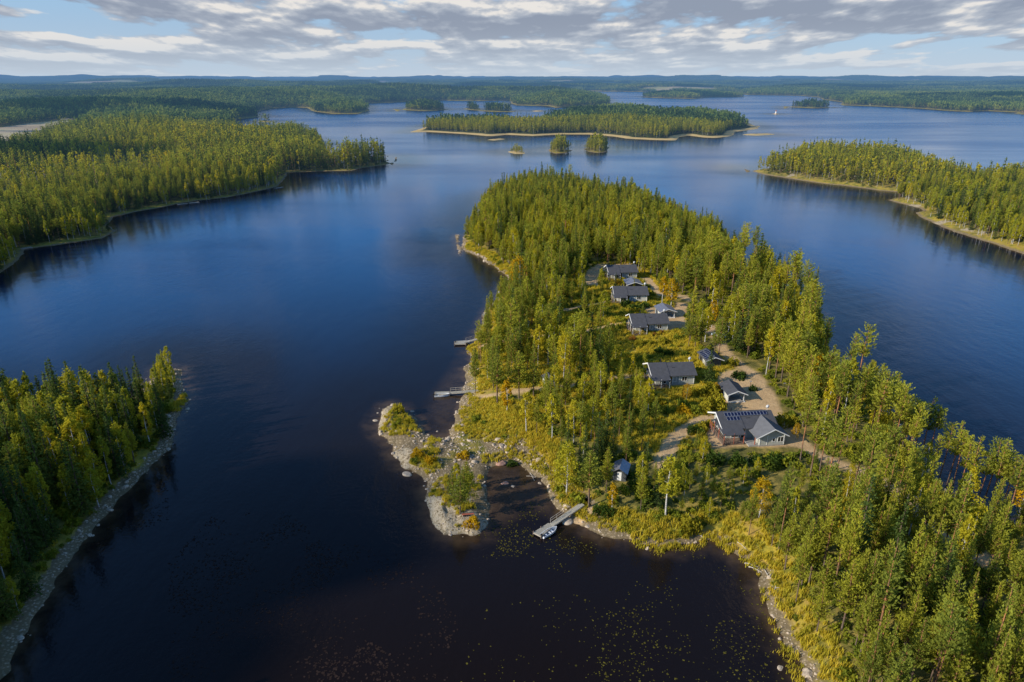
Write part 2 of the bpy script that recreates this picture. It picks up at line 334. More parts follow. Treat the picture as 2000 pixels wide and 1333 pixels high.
thick = mrange(nt, dd_, .46, .66)
sh_ = math_(nt, 'SUBTRACT', math_(nt, 'ADD', lit, .47), math_(nt, 'MULTIPLY', thick, .25), clamp=True)
cc = ramp(nt, sh_, [(.1, (.36,.41,.52)), (.42, (.48,.53,.63)), (.66, (.68,.71,.77)), (.9, (1.1,1.04,.97))])
cs = N('ShaderNodeVectorMath'); cs.operation = 'SCALE'; L(cc, cs.inputs[0]); cs.inputs['Scale'].default_value = 6.2
col_acc = mixc(nt, math_(nt, 'MULTIPLY', alpha, .93), col_acc, cs.outputs[0])
hz = mrange(nt, Z, -.01, .085, .94, 0., True)
hz = math_(nt, 'POWER', hz, 1.5)
col_acc = mixc(nt, hz, col_acc, (4.3, 5.05, 5.9, 1))
bg = N('ShaderNodeBackground'); bg.inputs['Strength'].default_value = .125; L(col_acc, bg.inputs[0])
wo = N('ShaderNodeOutputWorld'); L(bg.outputs[0], wo.inputs[0])
try: w.cycles.sampling_method = 'MANUAL'; w.cycles.sample_map_resolution = 512
except Exception: pass
# ------------------------------------------------------------------ ground sheet
def polar(nr, na, r0, r1, half):
    rr = r0*(r1/r0)**np.linspace(0, 1, nr); aa = np.linspace(-half, half, na)
    A, RR = np.meshgrid(aa, rr); X = (RR*np.sin(A)).ravel(); Y = (RR*np.cos(A)).ravel()
    i = np.arange((nr-1)*na).reshape(nr-1, na)[:, :-1].ravel()
    T = np.stack([i, i+1, i+na+1, i+na], 1)
    return X, Y, T
gX, gY, gT = polar(1000, 900, 30., 70000., R(50))
gs, gid = land(gX, gY); gz = height(gX, gY, gs, gid); gd = np.hypot(gX, gY)
MEADOW = [poly([(p[0], p[1], 3.) for p in q]) for q in (
 [(905,790),(930,765),(1000,790),(1080,850),(1110,930),(1130,985),(1085,985),(1050,930),(1000,885),(960,850)],
 [(1040,745),(1110,705),(1240,690),(1420,700),(1440,760),(1400,860),(1300,880),(1150,850),(1060,800)],
 [(1100,640),(1220,600),(1330,600),(1360,690),(1230,700),(1100,705)],
 [(960,600),(1080,560),(1180,520),(1250,515),(1300,600),(1200,640),(1100,720),(1050,760),(940,760)],
 [(1120,1010),(1160,985),(1300,1010),(1380,1010),(1500,1080),(1540,1200),(1580,1320),(1600,1300),(1560,1130),(1530,1040),(1480,1010),(1400,1000),(1330,1060),(1200,1050)],
 [(1640,960),(1700,960),(1780,1030),(1700,1060),(1640,1010)])]
ROAD = [[(1392,640),(1400,662),(1412,682),(1432,704),(1456,722),(1480,742),(1498,768),(1508,792),(1524,820),(1548,850),(1582,878),(1630,900),(1680,914),(1722,934),(1758,960),(1792,990),(1828,1018),(1880,1060),(1960,1120),(2080,1200)]]
PATHS = [([(1292,741),(1262,738),(1225,736),(1190,742),(1150,752),(1110,758),(1066,759),(1010,762),(960,764),(925,764)], 2.2),
 ([(1395,816),(1365,822),(1335,840),(1312,862),(1300,885),(1292,905)], 2.8),
 ([(1226,630),(1190,637),(1160,643),(1120,650),(1060,655),(990,660),(940,664)], 1.7),
 ([(1190,590),(1170,595),(1140,600),(1100,608)], 2.2), ([(1180,520),(1162,530),(1154,545),(1160,556)], 5.),
 ([(1262,545),(1290,580),(1330,580),(1355,590)], 3.), ([(1330,596),(1325,622),(1330,640),(1380,648)], 3.6), ([(1180,519),(1240,515)], 1.6),
 ([(1120,1003),(1140,985),(1148,975)], 1.6)]
YARD = [[(1405,728),(1440,722),(1470,742),(1500,775),(1512,800),(1470,800),(1400,802),(1375,790),(1420,792),(1400,760)],[(1395,800),(1500,790),(1545,830),(1560,872),(1390,872),(1370,830)],[(1250,600),(1330,606),(1336,640),(1300,650)]]
def wpts(q, z=3.3): return np.array([U(a, b, z) for a, b in q])
def dist_line(x, y, P):
    d2 = np.full(x.shape, 1e18)
    for (ax, ay), (bx, by) in zip(P[:-1], P[1:]):
        ex, ey = bx-ax, by-ay; t = np.clip(((x-ax)*ex+(y-ay)*ey)/(ex*ex+ey*ey), 0, 1)
        d2 = np.minimum(d2, (x-ax-ex*t)**2+(y-ay-ey*t)**2)
    return np.sqrt(d2)
FIELD = [FIELD0, poly([(240,206),(300,205),(330,207),(260,209)])]
gravel = np.zeros_like(gX); meadow = np.zeros_like(gX); field = np.zeros_like(gX); rock = np.zeros_like(gX)
nb = (gd < 900) & (gs > -6)
x_, y_ = gX[nb], gY[nb]
md = np.full(x_.shape, -99.)
for q in MEADOW: md = np.maximum(md, sdf(x_, y_, q))
meadow[nb] = np.clip(.5+md/8, 0, 1)
gv = np.zeros(x_.shape)
for q in ROAD: gv = np.maximum(gv, np.clip(2.2-dist_line(x_, y_, wpts(q))+(fbm(x_, y_, 2.5, 2, 8)-.5)*1.2, 0, 1))
for q, wd in PATHS: gv = np.maximum(gv, np.clip((wd*.62-dist_line(x_, y_, wpts(q)))+.5+(fbm(x_, y_, 2., 2, 8)-.5)*1.0, 0, 1))
for q in YARD: gv = np.maximum(gv, np.clip(sdf(x_, y_, wpts(q))+.5+(fbm(x_, y_, 2., 2, 8)-.5)*1.6, 0, 1))
gravel[nb] = gv
rk = np.zeros(x_.shape)
for cx, cy, r, h in ROCKS: rk = np.maximum(rk, np.exp(-((x_-cx)**2+(y_-cy)**2)/(r*r)*.8)*1.3)
isr = gid[nb] == NAMES.index('east_island')
rk = np.maximum(rk, np.where(isr & (gs[nb] < 14), (fbm(x_, y_, 14., 3, 77)-.62)*3.6, 0))
rock[nb] = np.clip(rk, 0, 1)
fb = (gd > 600) & (gd < 8000)
fb2 = (gd > 1600) & (gs > 60); field[fb2] = np.clip((fbm(gX[fb2], gY[fb2], 520., 3, 88)-.665)/.02, 0, 1)*.9
for q in FIELD: field[fb] = np.maximum(field[fb], np.clip(sdf(gX[fb], gY[fb], q)/6+.5, 0, 1))
spitm = ((gid == 0) & (gX < 22) & (gY < 165) & (gY > 96) & (gX < (U(905, 790)[0]+(160-gY)*.55))).astype(float)
stony = np.where((spitm > 0) | ((gid == 1) & (gs < 2.8)), 1., 0.)
FLAT = [G(1316, 756)[:2], G(1340, 740)[:2]]
# far off the crowns close into one canopy, so the ground rises to their tops
far_canopy = np.clip((gd-11500)/1500, 0, 1)*np.clip(gs/60, 0, 1)
gz = gz+far_canopy*(11+6*fbm(gX, gY, 240., 3, 61))
me = npmesh('ground', np.stack([gX, gY, gz], 1), gT, smooth=True, attrs={'shore': gs, 'meadow': meadow, 'gravel': gravel, 'field': field, 'rock': rock, 'canopy': far_canopy, 'stony': stony,
  'reedy': np.isin(gid, [NAMES.index(n) for n in NAMES if n in TREELESS or n in ('middle_island', 'low_islet')]).astype(float)})
m, nt, N, L = newmat('ground')
def attr(n):
    a = N('ShaderNodeAttribute'); a.attribute_name = n; return a.outputs['Fac']
P_ = pos_of(nt)
n1 = noise(nt, P_, .35, 5, .65); n2 = noise(nt, P_, .06, 3); n3 = noise(nt, P_, 2.4, 4, .7); n4 = noise(nt, P_, .004, 4, .6)
forest = ramp(nt, n1, [(.3, (.08,.085,.025)), (.5, (.20,.17,.045)), (.62, (.38,.28,.07)), (.75, (.18,.21,.04))])
mead = ramp(nt, math_(nt, 'ADD', math_(nt, 'MULTIPLY', n1, .6), math_(nt, 'MULTIPLY', n2, .4)), [(.34, (.10,.13,.025)), (.44, (.30,.27,.035)), (.52, (.55,.40,.05)), (.6, (.42,.26,.07)), (.68, (.16,.19,.03))])
c = mixc(nt, attr('meadow'), forest, mead)
sh = attr('shore')
vor = N('ShaderNodeTexVoronoi'); vor.inputs['Scale'].default_value = 2.1; L(P_, vor.inputs['Vector'])
stone = mixc(nt, mrange(nt, vor.outputs['Distance'], .1, .5), ramp(nt, vor.outputs['Color'], [(0., (.26,.19,.11)), (1., (.60,.47,.31))]), (.22,.165,.09))
shb = math_(nt, 'ADD', sh, math_(nt, 'MULTIPLY', math_(nt, 'SUBTRACT', n1, .5), 5.))
fbelt = mrange(nt, shb, 1.0, 2.2, 1., 0.)
n6 = noise(nt, P_, .02, 3, .6)
yb = math_(nt, 'MULTIPLY', mrange(nt, shb, 5., 9., 1., 0.), mrange(nt, n6, .42, .58, .1, .8))
c = mixc(nt, yb, c, mead)
c = mixc(nt, fbelt, c, stone)
c = mixc(nt, math_(nt, 'MULTIPLY', attr('stony'), mrange(nt, n2, .38, .46)), c, stone)
n5 = noise(nt, P_, 1.1, 6, .75, dist=1.2)
rockc = ramp(nt, math_(nt, 'ADD', math_(nt, 'MULTIPLY', n3, .3), math_(nt, 'MULTIPLY', n5, .7)), [(.36, (.04,.03,.018)), (.43, (.20,.15,.08)), (.48, (.40,.32,.21)), (.54, (.56,.47,.34)), (.585, (.26,.19,.07)), (.62, (.46,.38,.26)), (.68, (.16,.12,.05))])
c = mixc(nt, mrange(nt, math_(nt, 'ADD', attr('rock'), math_(nt, 'MULTIPLY', math_(nt, 'SUBTRACT', n1, .5), .9)), .38, .5), c, rockc)
grav = ramp(nt, math_(nt, 'ADD', math_(nt, 'MULTIPLY', n3, .5), math_(nt, 'MULTIPLY', n1, .5)), [(.3, (.44,.28,.14)), (.7, (.76,.53,.28))])
c = mixc(nt, attr('gravel'), c, grav)
c = mixc(nt, attr('reedy'), c, mixc(nt, mrange(nt, sh, 10, 14), (.60,.43,.18), (.06,.07,.02)))
fieldc = ramp(nt, n4, [(.35, (.34,.25,.16)), (.5, (.52,.42,.27)), (.6, (.42,.40,.16))])
c = mixc(nt, attr('field'), c, fieldc)
can = ramp(nt, n4, [(.35, (.02,.035,.02)), (.5, (.05,.07,.025)), (.6, (.10,.11,.035)), (.7, (.03,.045,.02))])
c = mixc(nt, attr('canopy'), c, can)
under = mrange(nt, sh, -5., -.5)
c = mixc(nt, mrange(nt, sh, -.6, .1), (.06,.035,.02), c)
b = N('ShaderNodeBsdfPrincipled'); L(c, b.inputs['Base Color']); b.inputs['Roughness'].default_value = .95; b.inputs['Specular IOR Level'].default_value = .1
bn = N('ShaderNodeBump'); bn.inputs['Strength'].default_value = .8; bn.inputs['Distance'].default_value = .35
L(math_(nt, 'ADD', n1, math_(nt, 'MULTIPLY', n3, .4)), bn.inputs['Height']); L(bn.outputs[0], b.inputs['Normal'])
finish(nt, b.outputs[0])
me.materials.append(m); ground = link('ground', me); tag(ground, 'wooded shores, islands and hills around the lake', kind='structure')
# ------------------------------------------------------------------ lake
wX, wY, wT = polar(640, 560, 12., 70000., R(62)); ws, wid = land(wX, wY)
me = npmesh('water', np.stack([wX, wY, np.zeros_like(wX)], 1), wT, smooth=True, attrs={'shore': ws, 'pond': np.clip(sdf(wX, wY, wpts([(935,905),(1040,905),(1100,985),(1110,1010),(1060,1000),(1040,990),(960,1030),(935,990)], 0))/4+.5, 0, 1)+np.clip(sdf(wX, wY, wpts([(1350,1040),(1400,1040),(1500,1110),(1500,1180),(1440,1105),(1380,1075)], 0))/3+.4, 0, 1)+.8*np.clip(sdf(wX, wY, wpts([(840,790),(900,700),(925,690),(915,800),(885,850),(850,850)], 0))/5+.5, 0, 1)})
m, nt, N, L = newmat('water'); P_ = pos_of(nt)
sh = attr('shore'); pd = attr('pond')
nn = noise(nt, P_, .25, 4, .6)
shal = mrange(nt, math_(nt, 'ADD', sh, math_(nt, 'MULTIPLY', math_(nt, 'SUBTRACT', nn, .5), 3.)), -4.5, .3, 0., 1.)
shal = math_(nt, 'MAXIMUM', math_(nt, 'POWER', shal, 1.6), math_(nt, 'MULTIPLY', pd, .62))
gl = N('ShaderNodeVectorMath'); gl.operation = 'LENGTH'; L(P_, gl.inputs[0]); dist = gl.outputs['Value']
deep = mixc(nt, mrange(nt, dist, 105, 400, 0, 1, True), (.0105,.0062,.0048), (.004,.068,.205))  # blue of reflected sky put into the base colour, growing with distance
deep = mixc(nt, mrange(nt, sh, -48, -6, 0, .88, True), deep, (.010,.008,.009))  # base colour darkened near shores in place of dark tree reflections
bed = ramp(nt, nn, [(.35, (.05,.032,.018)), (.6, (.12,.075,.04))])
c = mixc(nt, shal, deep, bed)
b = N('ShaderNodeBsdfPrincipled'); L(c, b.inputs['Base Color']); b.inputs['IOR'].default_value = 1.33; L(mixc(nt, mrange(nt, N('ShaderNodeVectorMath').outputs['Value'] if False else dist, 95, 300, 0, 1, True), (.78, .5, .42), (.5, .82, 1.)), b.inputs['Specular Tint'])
# wind lanes: smoother and rougher patches of surface
mp = N('ShaderNodeMapping'); mp.inputs['Scale'].default_value = (.0022, .0065, 1); mp.inputs['Rotation'].default_value = (0, 0, .12); L(P_, mp.inputs[0])
lane = noise(nt, mp.outputs[0], 1., 5, .6)
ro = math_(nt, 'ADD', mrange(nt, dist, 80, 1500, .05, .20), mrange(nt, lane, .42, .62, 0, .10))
L(ro, b.inputs['Roughness'])
r1 = noise(nt, P_, 1.1, 3, .6); mp2 = N('ShaderNodeMapping'); mp2.inputs['Scale'].default_value = (.22, .10, 1); mp2.inputs['Rotation'].default_value = (0, 0, .5); L(P_, mp2.inputs[0]); r2 = noise(nt, mp2.outputs[0], 1., 4, .6)
bn = N('ShaderNodeBump'); bn.inputs['Distance'].default_value = .35
L(math_(nt, 'ADD', math_(nt, 'MULTIPLY', r1, .35), r2), bn.inputs['Height'])
st = math_(nt, 'MULTIPLY', mrange(nt, dist, 60, 900, .55, .12), mrange(nt, lane, .4, .62, .35, 1.))
L(st, bn.inputs['Strength']); L(bn.outputs[0], b.inputs['Normal'])
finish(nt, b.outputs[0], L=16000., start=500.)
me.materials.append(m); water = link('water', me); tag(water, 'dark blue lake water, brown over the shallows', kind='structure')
# ------------------------------------------------------------------ tree shapes
def unit(a): return a/np.maximum(np.linalg.norm(a, axis=-1, keepdims=True), 1e-9)
def leaves(C, D, size, shade, r, k=2, wide=.5, jit=.6):
    """small leaf or needle faces: k triangles about every point of C, pointing roughly along D"""
    n = len(C); C = np.repeat(C, k, 0); D = np.repeat(D, k, 0); S = np.repeat(np.broadcast_to(size, n), k)*r.uniform(.7, 1.3, n*k); sh = np.repeat(shade, k)*r.uniform(.75, 1.15, n*k)
    d = unit(D+r.normal(0, jit, (n*k, 3))); p = unit(np.cross(d, r.normal(0, 1, (n*k, 3)))); C = C+r.normal(0, .25, (n*k, 3))*S[:, None]
    a = C+d*S[:, None]*.65; b = C-d*S[:, None]*.4+p*S[:, None]*wide; c = C-d*S[:, None]*.4-p*S[:, None]*wide
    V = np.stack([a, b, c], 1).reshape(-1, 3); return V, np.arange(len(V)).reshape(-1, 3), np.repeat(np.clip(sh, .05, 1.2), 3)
def trunk_np(h, r0, r, bend=.25, n=6, segs=6, r1=.03):
    V = []; T = []; ph = r.uniform(0, 6.28)
    for i in range(segs+1):
        t = i/segs; rr = r0*(1-t)**.8+r1; cx = bend*math.sin(t*3+ph)*t; cy = bend*math.cos(t*2.3+ph)*t
        for k in range(n): V.append((cx+rr*math.cos(6.2832*k/n), cy+rr*math.sin(6.2832*k/n), -.6+(h+.6)*t))
    for i in range(segs):
        for k in range(n):
            a = i*n+k; b = i*n+(k+1) % n; T += [(a, b, b+n), (a, b+n, a+n)]
    return np.array(V), np.array(T)
def stick(V, T, a, b, r0):
    n0 = len(V); a = np.array(a); b = np.array(b); d = unit(b-a); u = unit(np.cross(d, [0.1, .2, 1])); q = np.cross(d, u)
    v = [a+u*r0, a-u*r0*.5+q*r0*.87, a-u*r0*.5-q*r0*.87, b]
    return np.vstack([V, v]), np.vstack([T, [(n0, n0+1, n0+3), (n0+1, n0+2, n0+3), (n0+2, n0, n0+3)]])
def conifer(r, h, base, rad, whorl, per, up, size, k, taper=.8, trunk=(.17, .3), step=.5, droop=0., sides=6, umbrella=False, dead=0):
    tv, tt = trunk_np(h*.97, trunk[0], r, trunk[1], sides)
    C = []; D = []; S = []; SZ = []
    for i in range(whorl):
        t = (i+r.uniform(-.3, .3))/whorl; t = min(max(t, 0), .985); z = h*(base+(1-base)*t)
        if umbrella: R_ = rad*math.sqrt(max(.02, 1-((t-.42)/.62)**2))
        else: R_ = rad*((1-t)**taper*(.5+.5*min(1, t*5+.45)))+.14
        for j in range(max(2, int(round(per*(1-t*.3))))):
            if r.random() < .1: continue
            az = r.uniform(0, 6.283); Lb = R_*r.uniform(.6, 1.18); el = up*(1-.2*r.random())+.35*t-droop
            dr = np.array([math.cos(az)*math.cos(el), math.sin(az)*math.cos(el), math.sin(el)])
            m_ = max(2, int(Lb/step)+1)
            for q in range(m_):
                f = .14+.86*(q+r.uniform(0, 1))/m_
                p = np.array([0, 0, z])+dr*Lb*f+np.array([0, 0, -droop*.6*Lb*f*f+(.12*Lb*f*f if droop == 0 else 0)])
                side = np.cross(dr, [0, 0, 1.]); p = p+side*r.normal(0, .16*Lb*(1.15-f)+.05)
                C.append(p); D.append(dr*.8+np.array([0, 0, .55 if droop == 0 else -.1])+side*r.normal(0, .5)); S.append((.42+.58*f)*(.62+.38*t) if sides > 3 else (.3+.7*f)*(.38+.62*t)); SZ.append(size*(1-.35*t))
            if whorl > 6 and (j < 2 or t < .25): tv, tt = stick(tv, tt, (0, 0, z), np.array([0, 0, z])+dr*Lb*.8, .035)
    for _ in range(dead):
        z = h*r.uniform(base*.45, base); az = r.uniform(0, 6.28); tv, tt = stick(tv, tt, (0, 0, z), (math.cos(az)*1.1, math.sin(az)*1.1, z+.1), .03)
    for z in np.linspace(h*.955, h, 3): C.append(np.array([0, 0, z])); D.append(np.array([0, 0, 1.])); S.append(1.); SZ.append(size*.55)
    return (tv, tt), leaves(np.array(C), np.array(D), np.array(SZ), np.array(S), r, k, .34, .45)
def broadleaf(r, h, base, rad, nclump, per, size, trunk=(.13, .35), k=2, sides=6, slim=1.):
    tv, tt = trunk_np(h*.9, trunk[0], r, trunk[1], sides)
    C = []; D = []; S = []
    hc = h*(1-base)
    for i in range(nclump):
        t = r.uniform(0, 1)**.9; prof = math.sin(math.pi*min(1, (.10+.86*t)))**.7*(1.05-.35*t)
        az = r.uniform(0, 6.283); rr = rad*prof*r.uniform(.35, 1.)**.55
        c = np.array([math.cos(az)*rr, math.sin(az)*rr, h*base+hc*t]); cr = rad*r.uniform(.2, .36)
        if i < 14 and nclump > 20: tv, tt = stick(tv, tt, (0, 0, c[2]-rr*.8), c, .035)
        n = int(per*r.uniform(.6, 1.3)); q = unit(r.normal(0, 1, (n, 3)))*cr*r.uniform(.3, 1, (n, 1)); q[:, 2] *= 1.25*slim
        C.append(c+q); D.append(unit(q)*.7+np.array([0, 0, -.25])); f = np.linalg.norm((c+q)[:, :2], axis=1)/rad
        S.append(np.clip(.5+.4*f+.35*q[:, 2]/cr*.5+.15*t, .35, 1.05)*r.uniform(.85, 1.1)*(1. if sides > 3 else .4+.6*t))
    C = np.vstack(C); D = np.vstack(D); S = np.concatenate(S)
    return (tv, tt), leaves(C, D, size, S, r, k, .5, .9)
def bush_np(r, rad, n, size, hgt=1.):
    q = unit(r.normal(0, 1, (n, 3)))*r.uniform(.45, 1, (n, 1))**.5; lob = 1+.3*np.sin(3*np.arctan2(q[:, 1], q[:, 0])+r.uniform(0, 6)); q[:, 2] = np.abs(q[:, 2])
    C = q*rad*lob[:, None]; C[:, 2] *= hgt; return leaves(C, q+np.array([0, 0, .3]), size, .45+.55*q[:, 2], r, 2, .5, .8)
def two_meshes(name, parts, mt, ml):
    (tv, tt), (lv, lt, ls) = parts
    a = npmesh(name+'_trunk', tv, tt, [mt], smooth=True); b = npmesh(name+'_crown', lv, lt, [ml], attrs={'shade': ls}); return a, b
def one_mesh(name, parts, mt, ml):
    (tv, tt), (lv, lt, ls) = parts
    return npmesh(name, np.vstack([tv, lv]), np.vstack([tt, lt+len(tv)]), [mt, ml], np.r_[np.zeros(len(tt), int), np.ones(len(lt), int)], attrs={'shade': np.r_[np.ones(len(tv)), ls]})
def rr_(s): return np.random.default_rng(s)
def mk(kind, v, lod):
    r = rr_(hash((kind == 'pine', kind == 'spruce', kind == 'tall_pine', v, lod)) % 100000)
    k0 = lod == 0
    if kind == 'pine':
        h = 13.*r.uniform(.92, 1.08); b = [.30, .22, .38, .28, .34][v % 5]
        return conifer(r, h, b, [2.65, 2.25, 2.5, 2.9, 2.1][v % 5], 24 if k0 else 11, 9 if k0 else 5, .42, .37 if k0 else .95, 2 if k0 else 1, [.75, .95, .6][v % 3], (.13, .25), .31 if k0 else .9, sides=6 if k0 else 3, dead=6 if k0 else 0)
    if kind == 'tall_pine':
        h = 16.*r.uniform(.92, 1.08); b = [.58, .50, .64][v % 3]
        return conifer(r, h, b, [2.1, 1.9, 2.3][v % 3], 14 if k0 else 6, 7 if k0 else 4, .30, .46 if k0 else 1.2, 2 if k0 else 1, .6, (.14, .3), .34 if k0 else .95, sides=6 if k0 else 3, umbrella=v != 1, dead=8 if k0 else 0)
    if kind == 'spruce':
        h = 15.*r.uniform(.9, 1.1); return conifer(r, h, .07, [2.6, 2.2, 2.9, 2.4][v % 4], 30 if k0 else 11, 8 if k0 else 5, .10, .48 if k0 else 1.25, 2 if k0 else 1, .95, (.17, .1), .38 if k0 else 1., droop=.28, sides=6 if k0 else 3)
    if kind == 'birch':
        h = 12.*r.uniform(.92, 1.08); return broadleaf(r, h, [.28, .18, .36, .25][v % 4], [2.1, 2.5, 1.8, 1.5][v % 4], 62 if k0 else 16, 24 if k0 else 7, .34 if k0 else .95, k=1, sides=6 if k0 else 3)
NV = {'pine': 5, 'tall_pine': 3, 'spruce': 4, 'birch': 4}
MT = {'pine': 'pine_bark', 'tall_pine': 'pine_bark', 'spruce': 'spruce_bark', 'birch': 'birch_bark'}; ML = {'pine': 'pine', 'tall_pine': 'pine', 'spruce': 'spruce', 'birch': 'birch'}
PROTO0 = {(k, v): mk(k, v, 0) for k in NV for v in range(NV[k])}
IND = {kv: two_meshes(kv[0], p, M[MT[kv[0]]], M[ML[kv[0]]]) for kv, p in PROTO0.items()}
def hidden(name, me): return bpy.data.objects.new(name, me)      # a shape to copy from, not in the scene
STF = {0: {kv: hidden('shape_'+kv[0], one_mesh(kv[0], p, M[MT[kv[0]]], M[ML[kv[0]]])) for kv, p in PROTO0.items()},
       1: {(k, v): hidden('shape_'+k, one_mesh(k, mk(k, v, 1), M[MT[k]], M[ML[k]])) for k in NV for v in range(NV[k])}}
def scatter_object(name, mat_like, P, rz, sc_, idx, protos, label, tilt=None, kind='stuff'):
    """ONE object that carries every copy: points with a size, a turn and a shape number"""
    n = len(P); me = bpy.data.meshes.new(name); me.vertices.add(n); me.vertices.foreach_set('co', np.asarray(P, np.float32).ravel())
    a = me.attributes.new('turn', 'FLOAT_VECTOR', 'POINT'); t = np.zeros((n, 3), np.float32); t[:, 2] = rz
    if tilt is not None: t[:, :2] = tilt
    a.data.foreach_set('vector', t.ravel())
    a = me.attributes.new('size', 'FLOAT_VECTOR', 'POINT'); s3 = np.asarray(sc_, np.float32); s3 = np.repeat(s3[:, None], 3, 1) if s3.ndim == 1 else s3; a.data.foreach_set('vector', np.ascontiguousarray(s3, np.float32).ravel())
    a = me.attributes.new('shape', 'INT', 'POINT'); a.data.foreach_set('value', np.asarray(idx, np.int32)); me.update()
    o = link(name, me); tag(o, label, None, None, kind)
    g = bpy.data.node_groups.new(name, 'GeometryNodeTree'); g.interface.new_socket('Geometry', in_out='INPUT', socket_type='NodeSocketGeometry'); g.interface.new_socket('Geometry', in_out='OUTPUT', socket_type='NodeSocketGeometry')
    N = g.nodes.new; L = g.links.new; gi = N('NodeGroupInput'); go = N('NodeGroupOutput'); jn = N('GeometryNodeJoinGeometry')
    def na(nm, ty):
        q = N('GeometryNodeInputNamedAttribute'); q.data_type = ty; q.inputs['Name'].default_value = nm; return [s for s in q.outputs if s.enabled and s.name == 'Attribute'][0]
    tn, sz, sp = na('turn', 'FLOAT_VECTOR'), na('size', 'FLOAT_VECTOR'), na('shape', 'INT')
    for k, po in enumerate(protos):
        if not (np.asarray(idx) == k).any(): continue
        oi = N('GeometryNodeObjectInfo'); oi.inputs['Object'].default_value = po; oi.transform_space = 'ORIGINAL'
        cmpn = N('FunctionNodeCompare'); cmpn.data_type = 'INT'; cmpn.operation = 'EQUAL'
        ins = [s for s in cmpn.inputs if s.enabled]; L(sp, ins[0]); ins[1].default_value = k
        ip = N('GeometryNodeInstanceOnPoints'); L(gi.outputs[0], ip.inputs['Points']); L(cmpn.outputs[0], ip.inputs['Selection']); L(oi.outputs['Geometry'], ip.inputs['Instance'])
        L(tn, ip.inputs['Rotation']); L(sz, ip.inputs['Scale']); L(ip.outputs[0], jn.inputs[0])
    L(jn.outputs[0], go.inputs[0]); md = o.modifiers.new('scatter', 'NODES'); md.node_group = g
    return o
# ------------------------------------------------------------------ where the trees stand
def wp(q, z=3.): return poly([(a, b, z) for a, b in q])
step = 3.0
xs, ys = np.meshgrid(np.arange(-1000, 800, step), np.arange(46, 1150, step)); xs = xs.ravel(); ys = ys.ravel()
xs = xs+rng.uniform(-1.35, 1.35, xs.shape); ys = ys+rng.uniform(-1.35, 1.35, ys.shape)
keep = (np.abs(xs) < .84*ys+32) & (np.hypot(xs, ys) < 1150); xs, ys = xs[keep], ys[keep]
ss, ii = land(xs, ys)
keep = ss > np.where(np.isin(ii, [NAMES.index(q) for q in ('round_islet','tall_islet','low_islet','spruce_shore')]), 1.6, 2.2); xs, ys, ss, ii = xs[keep], ys[keep], ss[keep], ii[keep]
keep = ~np.isin(ii, [NAMES.index(n) for n in TREELESS]); xs, ys, ss, ii = xs[keep], ys[keep], ss[keep], ii[keep]
n = len(xs); dens = np.full(n, .72); wts = np.tile([.60, .0, .16, .24], (n, 1)); hs = np.full(n, 1.)   # pine, tall pine, spruce, birch
D_ = np.hypot(xs, ys)
pen = ii == 0; spr = ii == 1
dens[(ii > 1) & (D_ > 600)] = .6
dens[np.isin(ii, [NAMES.index(q) for q in ('round_islet','tall_islet','low_islet')])] = 1.
main = ii == NAMES.index('mainland')
bb = fbm(xs, ys, 90., 3, 12)
wts[main] = [.42, .14, .34, .10]
wts[main & (bb > .52)] = [.3, .05, .22, .43]; wts[main & (bb < .42)] = [.42, .26, .30, .02]
hs[main] = .78+.62*fbm(xs, ys, 110., 3, 14)[main]
dens[main & (fbm(xs, ys, 170., 3, 99) > .67) & (ss > 25)] = .22
wts[spr] = [.08, .0, .50, .42]; dens[spr] = .85; hs[spr] = .97
Z_ = {}
def zone(q, d, w_=None, h=None, z=3.):
    m_ = pen & inpoly(xs, ys, wp(q, z)); dens[m_] = d
    if w_ is not None: wts[m_] = w_
    if h: hs[m_] = h
    return m_
dens[pen] = .74; wts[pen] = [.70, .04, .12, .14]; hs[pen] = .95
zone([(940,560),(1010,560),(1110,515),(1250,520),(1300,600),(1240,640),(1110,700),(1060,770),(900,780),(905,640)], .55, [.58,.12,.08,.22], .9)
zone([(1110,560),(1170,540),(1240,600),(1230,680),(1240,720),(1120,720),(1090,640)], .2, [.5,.1,.05,.35], .75)
zone([(1010,800),(1100,770),(1260,740),(1400,800),(1340,900),(1130,900),(1040,870)], .48, [.72,0,.10,.18], .68)
zone([(900,780),(980,790),(1040,840),(1100,930),(1130,985),(1080,1000),(1040,935),(990,900),(940,870)], .015, [.3,0,0,.7], .8)
zone([(1100,880),(1300,880),(1500,900),(1500,1010),(1400,1010),(1300,1010),(1130,990)], .78, [.50,.05,.25,.20], .76)
zone([(1340,560),(1420,640),(1480,730),(1560,850),(1700,930),(1800,930),(1660,700),(1600,560),(1480,500)], .52, [.5,.32,.04,.14], 1.)
zone([(1320,590),(1400,590),(1430,680),(1380,690),(1340,650)], .2, [.3,.1,0,.6], .9)
zone([(1540,850),(1660,810),(1840,950),(1990,1040),(1900,1080),(1700,1020),(1560,960)], .52, [.12,.74,.04,.10], .95)
zone([(1480,950),(1600,900),(1700,1000),(1640,1080),(1500,1020)], .30, [.4,.45,.05,.10], .92)
zone([(1500,1010),(1640,1060),(1800,1060),(2100,1060),(2400,1700),(1600,1700),(1600,1330),(1560,1180)], .86, [.74,.14,.07,.05], .98)
